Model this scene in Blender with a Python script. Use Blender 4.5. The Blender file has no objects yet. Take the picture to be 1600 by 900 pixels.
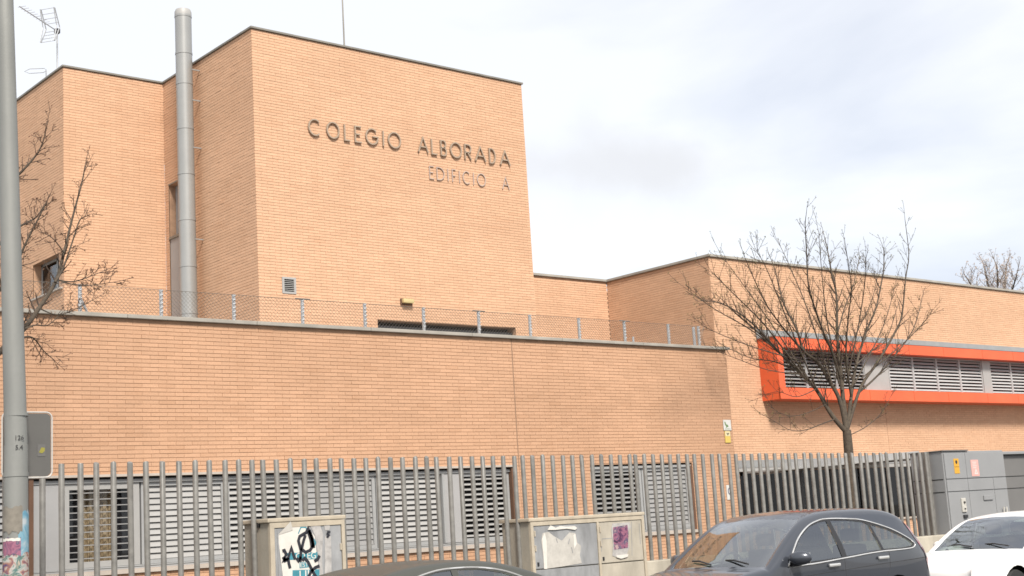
import bpy, bmesh, math, random
import numpy as np
from mathutils import Vector, Matrix
from mathutils.geometry import delaunay_2d_cdt
random.seed(7)
rng = np.random.default_rng(7)
S = bpy.context.scene
COL = S.collection
R = math.radians

# ------------------------------------------------------------------ camera
F_PX, YAW, PITCH, ROLL = 2139.7239, 0.704302675, 0.172495713, -0.0613360958
CAM = Vector((0.0, 0.0, 1.65))
fw = Vector((math.sin(YAW) * math.cos(PITCH), math.cos(YAW) * math.cos(PITCH), math.sin(PITCH)))
r0 = Vector((math.cos(YAW), -math.sin(YAW), 0))
u0 = r0.cross(fw)
rt = math.cos(ROLL) * r0 + math.sin(ROLL) * u0
up = -math.sin(ROLL) * r0 + math.cos(ROLL) * u0
cd = bpy.data.cameras.new('camera')
cd.sensor_width = 36
cd.lens = 36 * F_PX / 1600
cd.clip_end = 5000
cam = bpy.data.objects.new('camera', cd)
COL.objects.link(cam)
M = Matrix((rt, up, -fw)).transposed().to_4x4()
M.translation = CAM
cam.matrix_world = M
S.camera = cam

# ------------------------------------------------------------------ light
SUN_EL, SUN_AZ = R(46), R(201)
SUN_DIR = Vector((math.sin(SUN_AZ) * math.cos(SUN_EL), math.cos(SUN_AZ) * math.cos(SUN_EL), math.sin(SUN_EL)))
sl = bpy.data.lights.new('sun', 'SUN')
sl.energy = 2.2
sl.angle = R(12)
sl.color = (1.0, 0.93, 0.84)
so = bpy.data.objects.new('sun', sl)
COL.objects.link(so)
so.rotation_euler = SUN_DIR.to_track_quat('Z', 'Y').to_euler()
so.location = (0, -10, 30)
w = bpy.data.worlds.new('World')
S.world = w
w.use_nodes = True
nt = w.node_tree
nt.nodes.clear()
N = nt.nodes.new
L = nt.links.new
wo = N('ShaderNodeOutputWorld')
bg = N('ShaderNodeBackground')
bg.inputs[1].default_value = 0.1
sky = N('ShaderNodeTexSky')
sky.sky_type = 'NISHITA'
sky.sun_disc = False
sky.sun_elevation = SUN_EL
sky.sun_rotation = SUN_AZ
tc = N('ShaderNodeTexCoord')
mp = N('ShaderNodeMapping')
mp.inputs['Scale'].default_value = (1.0, 1.0, 2.6)
mp.inputs['Location'].default_value = (0.35, 0.2, 0.0)
L(tc.outputs['Generated'], mp.inputs[0])
n1 = N('ShaderNodeTexNoise')
n1.inputs['Scale'].default_value = 2.4
n1.inputs['Detail'].default_value = 6
n1.inputs['Roughness'].default_value = 0.5
n1.inputs['Distortion'].default_value = 0.3
L(mp.outputs[0], n1.inputs[0])
rp = N('ShaderNodeValToRGB')
e = rp.color_ramp.elements
e[0].position = 0.33
e[0].color = (2.5, 2.6, 2.88, 1)
e[1].position = 0.5
e[1].color = (3.38, 3.4, 3.46, 1)
L(n1.outputs[0], rp.inputs[0])
mx = N('ShaderNodeMix')
mx.data_type = 'RGBA'
mx.inputs[0].default_value = 0.9
L(sky.outputs[0], mx.inputs[6])
L(rp.outputs[0], mx.inputs[7])
# one denser grey cloud hanging low to the right of the tower
cdir = (fw * F_PX + rt * 165 + up * 178).normalized()
geo = N('ShaderNodeVectorMath')
geo.operation = 'SUBTRACT'
geo.inputs[1].default_value = cdir
L(tc.outputs['Generated'], geo.inputs[0])
nw = N('ShaderNodeTexNoise')
nw.inputs['Scale'].default_value = 12
nw.inputs['Detail'].default_value = 7
L(tc.outputs['Generated'], nw.inputs[0])
nwv = N('ShaderNodeVectorMath')
nwv.operation = 'MULTIPLY_ADD'
nwv.inputs[1].default_value = (0.2, 0.2, 0.1)
nwv.inputs[2].default_value = (-0.1, -0.1, -0.05)
L(nw.outputs['Color'], nwv.inputs[0])
ga = N('ShaderNodeVectorMath')
ga.operation = 'ADD'
L(geo.outputs[0], ga.inputs[0])
L(nwv.outputs[0], ga.inputs[1])
gs = N('ShaderNodeVectorMath')
gs.operation = 'MULTIPLY'
gs.inputs[1].default_value = (8, 8, 24)
L(ga.outputs[0], gs.inputs[0])
gl_ = N('ShaderNodeVectorMath')
gl_.operation = 'LENGTH'
L(gs.outputs[0], gl_.inputs[0])
mr = N('ShaderNodeMapRange')
mr.interpolation_type = 'SMOOTHSTEP'
mr.inputs[1].default_value = 0.1
mr.inputs[2].default_value = 1.25
mr.inputs[3].default_value = 0.62
mr.inputs[4].default_value = 0.0
L(gl_.outputs['Value'], mr.inputs[0])
mc = N('ShaderNodeMix')
mc.data_type = 'RGBA'
mc.inputs[7].default_value = (2.6, 2.62, 2.74, 1)
L(mr.outputs[0], mc.inputs[0])
L(mx.outputs[2], mc.inputs[6])
L(mc.outputs[2], bg.inputs[0])
L(bg.outputs[0], wo.inputs[0])
S.view_settings.view_transform = 'Standard'
S.view_settings.look = 'None'
S.view_settings.exposure = 1.6
S.view_settings.gamma = 1
S.view_settings.use_curve_mapping = False
S.render.engine = 'CYCLES'
S.cycles.filter_width = 1.6


# ------------------------------------------------------------------ helpers
def ray(px, py):
    d = fw * F_PX + rt * (px - 800) - up * (py - 450)
    return d / d.length


def at(px, py, Y):
    d = ray(px, py)
    return CAM + d * ((Y - CAM.y) / d.y)


def atX(px, py, X):
    d = ray(px, py)
    return CAM + d * ((X - CAM.x) / d.x)


def tag(o, label=None, cat=None, group=None, kind=None):
    for k, v in (('label', label), ('category', cat), ('group', group), ('kind', kind)):
        if v:
            o[k] = v
    return o


def link(o, parent=None):
    COL.objects.link(o)
    if parent:
        o.parent = parent
        o.matrix_parent_inverse = PINV.get(parent.name, Matrix())
    return o


PINV = {}


def empty(name, loc, label, cat, group=None):
    o = bpy.data.objects.new(name, None)
    o.empty_display_size = 0.2
    o.location = loc
    COL.objects.link(o)
    PINV[o.name] = Matrix.Translation(-Vector(loc))
    return tag(o, label, cat, group)


class MB:
    def __init__(s):
        s.v = []
        s.f = []
        s.m = []
        s.cur = 0

    def face(s, pts):
        b = len(s.v)
        s.v += [tuple(p) for p in pts]
        s.f.append(tuple(range(b, b + len(pts))))
        s.m.append(s.cur)

    def box(s, x0, x1, y0, y1, z0, z1):
        b = len(s.v)
        s.v += [(x, y, z) for z in (z0, z1) for y in (y0, y1) for x in (x0, x1)]
        for q in ((0, 2, 3, 1), (4, 5, 7, 6), (0, 1, 5, 4), (2, 6, 7, 3), (0, 4, 6, 2), (1, 3, 7, 5)):
            s.f.append(tuple(b + i for i in q))
            s.m.append(s.cur)
        return s

    def bevbox(s, x0, x1, y0, y1, z0, z1, c=0.01):
        bm = bmesh.new()
        bmesh.ops.create_cube(bm, size=1)
        for v in bm.verts:
            v.co = Vector(((x0 + x1) / 2 + v.co.x * (x1 - x0), (y0 + y1) / 2 + v.co.y * (y1 - y0), (z0 + z1) / 2 + v.co.z * (z1 - z0)))
        bmesh.ops.bevel(bm, geom=bm.edges[:], offset=c, segments=2, profile=0.6, affect='EDGES')
        s.addbm(bm)
        return s

    def addbm(s, bm):
        b = len(s.v)
        bm.verts.index_update()
        s.v += [tuple(v.co) for v in bm.verts]
        for f in bm.faces:
            s.f.append(tuple(b + v.index for v in f.verts))
            s.m.append(s.cur)
        bm.free()

    def tube(s, pts, rads, n=8, caps=True, closed=False):
        pts = [Vector(p) for p in pts]
        if isinstance(rads, (int, float)):
            rads = [rads] * len(pts)
        K = len(pts)
        b = len(s.v)
        ref = None
        for i, p in enumerate(pts):
            if closed:
                t = pts[(i + 1) % K] - pts[i - 1]
            else:
                t = pts[min(i + 1, K - 1)] - pts[max(i - 1, 0)]
            if t.length < 1e-9:
                t = Vector((0, 0, 1))
            t.normalize()
            if ref is None:
                ref = Vector((0, 0, 1)) if abs(t.z) < 0.9 else Vector((1, 0, 0))
            a = t.cross(ref)
            if a.length < 1e-4:
                a = t.orthogonal()
            a.normalize()
            c = a.cross(t)
            ref = c
            for k in range(n):
                an = 2 * math.pi * k / n
                s.v.append(tuple(p + (a * math.cos(an) + c * math.sin(an)) * rads[i]))
        for i in range(K if closed else K - 1):
            j = (i + 1) % K
            for k in range(n):
                k2 = (k + 1) % n
                s.f.append((b + i * n + k, b + i * n + k2, b + j * n + k2, b + j * n + k))
                s.m.append(s.cur)
        if caps and not closed:
            s.f.append(tuple(b + k for k in range(n))[::-1])
            s.f.append(tuple(b + (K - 1) * n + k for k in range(n)))
            s.m += [s.cur] * 2
        return s

    def prism(s, poly, fn, d0, d1):
        """poly of (a,b), fn(a,b,d)->xyz, extruded from d0 to d1"""
        n = len(poly)
        b = len(s.v)
        s.v += [tuple(fn(p[0], p[1], d0)) for p in poly] + [tuple(fn(p[0], p[1], d1)) for p in poly]
        s.f.append(tuple(b + i for i in range(n))[::-1])
        s.f.append(tuple(b + n + i for i in range(n)))
        s.m += [s.cur] * 2
        for i in range(n):
            j = (i + 1) % n
            s.f.append((b + i, b + j, b + n + j, b + n + i))
            s.m.append(s.cur)
        return s

    def mesh(s, name, mats, smooth=None):
        me = bpy.data.meshes.new(name)
        me.from_pydata(s.v, [], s.f)
        if not isinstance(mats, (list, tuple)):
            mats = [mats]
        for m in mats:
            me.materials.append(m)
        if len(mats) > 1:
            me.polygons.foreach_set('material_index', s.m)
        bm = bmesh.new()
        bm.from_mesh(me)
        bmesh.ops.recalc_face_normals(bm, faces=bm.faces[:])
        bm.to_mesh(me)
        bm.free()
        if smooth:
            me.polygons.foreach_set('use_smooth', [True] * len(me.polygons))
            try:
                me.set_sharp_from_angle(angle=R(smooth))
            except Exception:
                pass
        me.update()
        return me

    def build(s, name, mats, parent=None, smooth=None):
        o = bpy.data.objects.new(name, s.mesh(name, mats, smooth))
        return link(o, parent)


def sub(o):
    """make a mesh object usable as parent without moving its children"""
    PINV[o.name] = Matrix()
    return o


# ------------------------------------------------------------------ materials
def mat(name, col, rough=0.6, metal=0.0, var=0.0, vscale=3.0, bump=0.0, bscale=40.0, col2=None, coat=0.0, streak=0.0, spec=0.5):
    m = bpy.data.materials.new(name)
    m.use_nodes = True
    t = m.node_tree
    p = t.nodes['Principled BSDF']
    p.inputs['Base Color'].default_value = (*col, 1)
    p.inputs['Roughness'].default_value = rough
    p.inputs['Metallic'].default_value = metal
    p.inputs['Specular IOR Level'].default_value = spec
    if coat:
        p.inputs['Coat Weight'].default_value = coat
        p.inputs['Coat Roughness'].default_value = 0.03
    g = t.nodes.new('ShaderNodeNewGeometry')
    src = g.outputs['Position']
    if var or col2:
        n = t.nodes.new('ShaderNodeTexNoise')
        n.inputs['Scale'].default_value = vscale
        n.inputs['Detail'].default_value = 6
        n.inputs['Roughness'].default_value = 0.6
        if streak:
            mpn = t.nodes.new('ShaderNodeMapping')
            mpn.inputs['Scale'].default_value = (1, 1, streak)
            t.links.new(src, mpn.inputs[0])
            t.links.new(mpn.outputs[0], n.inputs['Vector'])
        else:
            t.links.new(src, n.inputs['Vector'])
        r = t.nodes.new('ShaderNodeValToRGB')
        r.color_ramp.elements[0].position = 0.32
        r.color_ramp.elements[1].position = 0.68
        a = tuple(c * (1 - var) for c in col)
        b = tuple(min(1, c * (1 + var)) for c in col)
        if col2:
            a, b = col, col2
        r.color_ramp.elements[0].color = (*a, 1)
        r.color_ramp.elements[1].color = (*b, 1)
        t.links.new(n.outputs[0], r.inputs[0])
        t.links.new(r.outputs[0], p.inputs['Base Color'])
    if bump:
        n = t.nodes.new('ShaderNodeTexNoise')
        n.inputs['Scale'].default_value = bscale
        n.inputs['Detail'].default_value = 4
        t.links.new(src, n.inputs['Vector'])
        bn = t.nodes.new('ShaderNodeBump')
        bn.inputs['Strength'].default_value = bump
        bn.inputs['Distance'].default_value = 0.01
        t.links.new(n.outputs[0], bn.inputs['Height'])
        t.links.new(bn.outputs[0], p.inputs['Normal'])
    return m


def brickmat(name, base, dark, stain):
    m = bpy.data.materials.new(name)
    m.use_nodes = True
    t = m.node_tree
    p = t.nodes['Principled BSDF']
    p.inputs['Roughness'].default_value = 0.85
    p.inputs['Specular IOR Level'].default_value = 0.25
    g = t.nodes.new('ShaderNodeNewGeometry')
    oi = t.nodes.new('ShaderNodeObjectInfo')
    ad = t.nodes.new('ShaderNodeMath')
    ad.operation = 'ADD'
    t.links.new(g.outputs['Random Per Island'], ad.inputs[0])
    t.links.new(oi.outputs['Random'], ad.inputs[1])
    fr = t.nodes.new('ShaderNodeMath')
    fr.operation = 'FRACT'
    t.links.new(ad.outputs[0], fr.inputs[0])
    r = t.nodes.new('ShaderNodeValToRGB')
    el = r.color_ramp.elements
    el[0].position = 0.0
    el[0].color = (*dark, 1)
    el[1].position = 1.0
    el[1].color = (*[min(1, c * 1.05) for c in base], 1)
    k = el.new(0.14)
    k.color = (*[c * 0.965 for c in base], 1)
    k = el.new(0.6)
    k.color = (*base, 1)
    t.links.new(fr.outputs[0], r.inputs[0])
    # large soft weathering, stretched along the courses
    mpn = t.nodes.new('ShaderNodeMapping')
    mpn.inputs['Scale'].default_value = (0.35, 0.35, 1.1)
    t.links.new(g.outputs['Position'], mpn.inputs[0])
    n = t.nodes.new('ShaderNodeTexNoise')
    n.inputs['Scale'].default_value = 1.0
    n.inputs['Detail'].default_value = 5
    n.inputs['Roughness'].default_value = 0.65
    t.links.new(mpn.outputs[0], n.inputs['Vector'])
    rr = t.nodes.new('ShaderNodeValToRGB')
    rr.color_ramp.elements[0].position = 0.3
    rr.color_ramp.elements[0].color = (1 - stain, 1 - stain * 1.05, 1 - stain * 1.15, 1)
    rr.color_ramp.elements[1].position = 0.62
    rr.color_ramp.elements[1].color = (1, 1, 1, 1)
    t.links.new(n.outputs[0], rr.inputs[0])
    # fine sandy grain
    n2 = t.nodes.new('ShaderNodeTexNoise')
    n2.inputs['Scale'].default_value = 45
    n2.inputs['Detail'].default_value = 3
    t.links.new(g.outputs['Position'], n2.inputs['Vector'])
    r2 = t.nodes.new('ShaderNodeValToRGB')
    r2.color_ramp.elements[0].position = 0.3
    r2.color_ramp.elements[0].color = (0.9, 0.9, 0.9, 1)
    r2.color_ramp.elements[1].position = 0.7
    r2.color_ramp.elements[1].color = (1.04, 1.04, 1.04, 1)
    t.links.new(n2.outputs[0], r2.inputs[0])
    m1 = t.nodes.new('ShaderNodeMix')
    m1.data_type = 'RGBA'
    m1.blend_type = 'MULTIPLY'
    m1.inputs[0].default_value = 1
    t.links.new(r.outputs[0], m1.inputs[6])
    t.links.new(rr.outputs[0], m1.inputs[7])
    mp3 = t.nodes.new('ShaderNodeMapping')
    mp3.inputs['Scale'].default_value = (2.6, 2.6, 0.22)
    t.links.new(g.outputs['Position'], mp3.inputs[0])
    n3 = t.nodes.new('ShaderNodeTexNoise')
    n3.inputs['Scale'].default_value = 1.0
    n3.inputs['Detail'].default_value = 6
    n3.inputs['Roughness'].default_value = 0.7
    t.links.new(mp3.outputs[0], n3.inputs['Vector'])
    r3 = t.nodes.new('ShaderNodeValToRGB')
    r3.color_ramp.elements[0].position = 0.34
    r3.color_ramp.elements[0].color = (0.965, 0.958, 0.95, 1)
    r3.color_ramp.elements[1].position = 0.5
    r3.color_ramp.elements[1].color = (1, 1, 1, 1)
    t.links.new(n3.outputs[0], r3.inputs[0])
    m3 = t.nodes.new('ShaderNodeMix')
    m3.data_type = 'RGBA'
    m3.blend_type = 'MULTIPLY'
    m3.inputs[0].default_value = 1
    t.links.new(m1.outputs[2], m3.inputs[6])
    t.links.new(r3.outputs[0], m3.inputs[7])
    m1 = m3
    m2 = t.nodes.new('ShaderNodeMix')
    m2.data_type = 'RGBA'
    m2.blend_type = 'MULTIPLY'
    m2.inputs[0].default_value = 1
    t.links.new(m1.outputs[2], m2.inputs[6])
    t.links.new(r2.outputs[0], m2.inputs[7])
    t.links.new(m2.outputs[2], p.inputs['Base Color'])
    bn = t.nodes.new('ShaderNodeBump')
    bn.inputs['Strength'].default_value = 0.25
    bn.inputs['Distance'].default_value = 0.004
    t.links.new(n2.outputs[0], bn.inputs['Height'])
    t.links.new(bn.outputs[0], p.inputs['Normal'])
    return m


def glassmat(name, tint, refl_rough=0.02, base_refl=0.08):
    m = bpy.data.materials.new(name)
    m.use_nodes = True
    t = m.node_tree
    t.nodes.clear()
    o = t.nodes.new('ShaderNodeOutputMaterial')
    mixn = t.nodes.new('ShaderNodeMixShader')
    tr = t.nodes.new('ShaderNodeBsdfTransparent')
    tr.inputs[0].default_value = (*tint, 1)
    gl = t.nodes.new('ShaderNodeBsdfGlossy')
    gl.inputs['Roughness'].default_value = refl_rough
    gl.inputs[0].default_value = (0.95, 0.97, 1, 1)
    lw = t.nodes.new('ShaderNodeLayerWeight')
    lw.inputs[0].default_value = 0.5
    pw = t.nodes.new('ShaderNodeMath')
    pw.operation = 'POWER'
    pw.inputs[1].default_value = 4.0
    t.links.new(lw.outputs['Facing'], pw.inputs[0])
    ad = t.nodes.new('ShaderNodeMath')
    ad.operation = 'ADD'
    ad.use_clamp = True
    ad.inputs[1].default_value = base_refl
    t.links.new(pw.outputs[0], ad.inputs[0])
    t.links.new(ad.outputs[0], mixn.inputs[0])
    t.links.new(tr.outputs[0], mixn.inputs[1])
    t.links.new(gl.outputs[0], mixn.inputs[2])
    t.links.new(mixn.outputs[0], o.inputs[0])
    return m


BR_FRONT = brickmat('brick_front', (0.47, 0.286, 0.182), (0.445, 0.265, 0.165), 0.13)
BR_TOWER = brickmat('brick_upper', (0.545, 0.342, 0.221), (0.52, 0.318, 0.201), 0.09)
MORTAR = mat('mortar', (0.38, 0.235, 0.15), 0.95, var=0.2, vscale=4)
COPING = mat('coping_concrete', (0.27, 0.255, 0.225), 0.8, var=0.16, vscale=2.5, bump=0.2)
COPMET = mat('coping_metal', (0.20, 0.19, 0.165), 0.5, metal=0.3, var=0.15)
ALU = mat('aluminium_frame', (0.27, 0.275, 0.275), 0.45, var=0.05)
SLAT = mat('louvre_slat', (0.225, 0.225, 0.223), 0.5, var=0.07, vscale=2)
WSLAT = mat('pale_slat', (0.29, 0.288, 0.28), 0.5, var=0.06, vscale=2)
BSLAT = mat('band_slat', (0.36, 0.36, 0.36), 0.5, var=0.06, vscale=2)
PANEL = mat('grey_panel', (0.29, 0.29, 0.29), 0.5, var=0.05, vscale=1.5)
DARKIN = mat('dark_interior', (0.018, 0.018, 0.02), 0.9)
CURTAIN = mat('curtain', (0.5, 0.38, 0.22), 0.9, var=0.2, vscale=8)
PANE = glassmat('window_glass', (0.3, 0.31, 0.33), base_refl=0.015)
SILL = mat('sill_stone', (0.36, 0.32, 0.28), 0.8, var=0.1)
BROWN = mat('brown_reveal', (0.10, 0.05, 0.028), 0.7, var=0.15)
GALV = mat('galvanised_steel', (0.42, 0.43, 0.44), 0.35, metal=0.55, var=0.12, vscale=14)
WIRE = mat('fence_wire', (0.17, 0.15, 0.13), 0.5, metal=0.4)
BARM = mat('bar_grey_paint', (0.115, 0.112, 0.103), 0.45, var=0.1, vscale=9, col2=(0.175, 0.17, 0.157))
CONC = mat('concrete', (0.36, 0.33, 0.27), 0.9, var=0.22, vscale=2.2, bump=0.4, bscale=25, streak=0.35)
ORANGE = mat('orange_panel', (0.60, 0.098, 0.033), 0.45, var=0.09, vscale=1.3)
FLASH = mat('zinc_flashing', (0.27, 0.275, 0.275), 0.4, metal=0.3, var=0.08)
FLUE = mat('flue_steel', (0.27, 0.275, 0.27), 0.38, metal=0.25, var=0.05, vscale=2)
LETTER = mat('letter_bronze', (0.30, 0.235, 0.175), 0.5, metal=0.1)
LETTER2 = mat('letter_steel', (0.38, 0.31, 0.27), 0.5, metal=0.1)
LAMPY = mat('yellowed_plastic', (0.44, 0.36, 0.18), 0.4)
BARK = mat('bark', (0.04, 0.03, 0.022), 0.9, col2=(0.085, 0.066, 0.046), vscale=18, bump=0.6, bscale=60)
TWIG = mat('twig_bark', (0.044, 0.029, 0.02), 0.85, var=0.25, vscale=9)
BUD = mat('buds', (0.11, 0.075, 0.035), 0.8, col2=(0.13, 0.13, 0.04), vscale=3)
BUDD = mat('dry_buds', (0.13, 0.065, 0.035), 0.85, var=0.3, vscale=4)
ASPH = mat('asphalt', (0.05, 0.05, 0.052), 0.9, var=0.2, vscale=1.2, bump=0.5, bscale=90)
PAVE = mat('pavement', (0.27, 0.26, 0.24), 0.9, var=0.15, vscale=0.8, bump=0.3, bscale=30)
KERB = mat('kerb_stone', (0.34, 0.33, 0.31), 0.85, var=0.12, vscale=2, bump=0.3)
SOIL = mat('yard_ground', (0.24, 0.22, 0.19), 0.95, var=0.2, vscale=0.6)
ROOFG = mat('roof_gravel', (0.28, 0.27, 0.26), 0.95, var=0.15, vscale=6)
POLEM = mat('pole_galvanised', (0.165, 0.17, 0.162), 0.6, metal=0.15, col2=(0.22, 0.225, 0.212), vscale=2.2, streak=0.25, bump=0.1, bscale=20)
SIGNB = mat('sign_back', (0.085, 0.083, 0.078), 0.55, var=0.06)
WHITE = mat('white_paint', (0.5, 0.5, 0.48), 0.45)
CABG = mat('cabinet_concrete', (0.26, 0.24, 0.20), 0.85, var=0.15, vscale=3, bump=0.25, bscale=30, streak=0.4)
CABD = mat('cabinet_door_grey', (0.22, 0.225, 0.23), 0.6, var=0.28, vscale=4, streak=0.4)
CABE = mat('cabinet_door_beige', (0.34, 0.31, 0.255), 0.7, var=0.18, vscale=4, streak=0.4)
CABW = mat('cabinet_trim', (0.36, 0.315, 0.245), 0.7, var=0.12, vscale=7)
KIOSK = mat('kiosk_grey', (0.215, 0.22, 0.225), 0.55, var=0.05, vscale=1.5)
KIOSK2 = mat('kiosk_grey_dull', (0.125, 0.123, 0.12), 0.65, var=0.06, vscale=1.5)
GAP = mat('dark_gap', (0.02, 0.02, 0.02), 0.9)
PAPER = mat('paper', (0.52, 0.50, 0.46), 0.85, var=0.07, vscale=9)
PAPERG = mat('paper_residue', (0.32, 0.31, 0.30), 0.9, var=0.2, vscale=14)
TEAL = mat('poster_teal', (0.04, 0.19, 0.24), 0.8, var=0.2, vscale=15)
INK = mat('black_spray', (0.012, 0.013, 0.02), 0.6)
YELL = mat('yellow_plate', (0.50, 0.27, 0.025), 0.5)
YELP = mat('pale_yellow_plate', (0.5, 0.37, 0.09), 0.5)
PINK = mat('pink_sign', (0.56, 0.30, 0.27), 0.5)
GREENI = mat('green_print', (0.10, 0.17, 0.06), 0.6)
CHROME = mat('chrome', (0.62, 0.62, 0.61), 0.2, metal=0.6)
RUBBER = mat('rubber', (0.02, 0.02, 0.02), 0.75)
BLKPL = mat('black_plastic', (0.018, 0.018, 0.02), 0.45)
SEAT = mat('seat_cloth', (0.05, 0.05, 0.052), 0.9)
REDL = mat('red_lens', (0.26, 0.025, 0.03), 0.15, coat=0.6)
LENS = mat('clear_lens', (0.6, 0.62, 0.64), 0.1, coat=0.6)
STEEL = mat('door_steel', (0.55, 0.53, 0.48), 0.4, metal=0.4, var=0.1, vscale=12)
TEXTK = mat('stencil_black', (0.03, 0.03, 0.03), 0.7)


def collage(name, cols, scale):
    m = bpy.data.materials.new(name)
    m.use_nodes = True
    t = m.node_tree
    p = t.nodes['Principled BSDF']
    p.inputs['Roughness'].default_value = 0.75
    g = t.nodes.new('ShaderNodeNewGeometry')
    n = t.nodes.new('ShaderNodeTexNoise')
    n.inputs['Scale'].default_value = scale
    n.inputs['Detail'].default_value = 3
    n.inputs['Distortion'].default_value = 1.2
    t.links.new(g.outputs['Position'], n.inputs['Vector'])
    r = t.nodes.new('ShaderNodeValToRGB')
    r.color_ramp.elements[0].position = 0.3
    r.color_ramp.elements[1].position = 0.7
    r.color_ramp.elements[0].color = (*cols[0], 1)
    r.color_ramp.elements[1].color = (*cols[-1], 1)
    for i, c in enumerate(cols[1:-1]):
        k = r.color_ramp.elements.new(0.3 + 0.4 * (i + 1) / (len(cols) - 1))
        k.color = (*c, 1)
    t.links.new(n.outputs[0], r.inputs[0])
    t.links.new(r.outputs[0], p.inputs['Base Color'])
    return m


COLL1 = collage('poster_print_purple', [(0.015, 0.008, 0.02), (0.07, 0.025, 0.07), (0.26, 0.10, 0.15), (0.05, 0.05, 0.10), (0.36, 0.24, 0.24)], 8)
COLL2 = collage('poster_print_mixed', [(0.03, 0.03, 0.12), (0.24, 0.11, 0.08), (0.34, 0.33, 0.31), (0.03, 0.11, 0.10), (0.36, 0.29, 0.23)], 10)
COLLB = collage('poster_print_blue', [(0.06, 0.19, 0.28), (0.14, 0.27, 0.34), (0.34, 0.38, 0.40)], 9)

# ------------------------------------------------------------------ setting
g = MB()
g.face([(-1500, -1500, -0.012), (1500, -1500, -0.012), (1500, 1500, -0.012), (-1500, 1500, -0.012)])
tag(g.build('ground', SOIL), kind='structure')
g = MB()
g.box(-200, 200, -3.0, 12.85, -0.3, 0.0)
tag(g.build('road', ASPH), kind='structure')
g = MB()
g.box(-200, 200, 13.0, 18.0, -0.3, 0.12)
pv = tag(g.build('pavement', PAVE), kind='structure')
g = MB()
for i in range(-15, 50):
    g.box(i * 1.0 + 0.004, i * 1.0 + 0.996, 12.85, 13.0, -0.2, 0.125)
tag(g.build('kerb', KERB), kind='structure')
g = MB()
g.box(-200, 200, -7.0, -3.0, -0.3, 0.12)
tag(g.build('near_pavement', PAVE), kind='structure')

# ------------------------------------------------------------------ school building
school = empty('school_building', (17, 22, 0.12), 'tan brick school with a tall lettered tower and orange framed window band', 'building')
BL, BH = 0.25, 0.058


def cells(u0, u1, z0, z1, holes):
    us = sorted({u0, u1, *[h[0] for h in holes], *[h[1] for h in holes]})
    zs = sorted({z0, z1, *[h[2] for h in holes], *[h[3] for h in holes]})
    us = [u for u in us if u0 <= u <= u1]
    zs = [z for z in zs if z0 <= z <= z1]
    for a, b in zip(us, us[1:]):
        for c, d in zip(zs, zs[1:]):
            um, zm = (a + b) / 2, (c + d) / 2
            if not any(h[0] < um < h[1] and h[2] < zm < h[3] for h in holes):
                yield a, b, c, d


BRICK_ME = None


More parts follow.
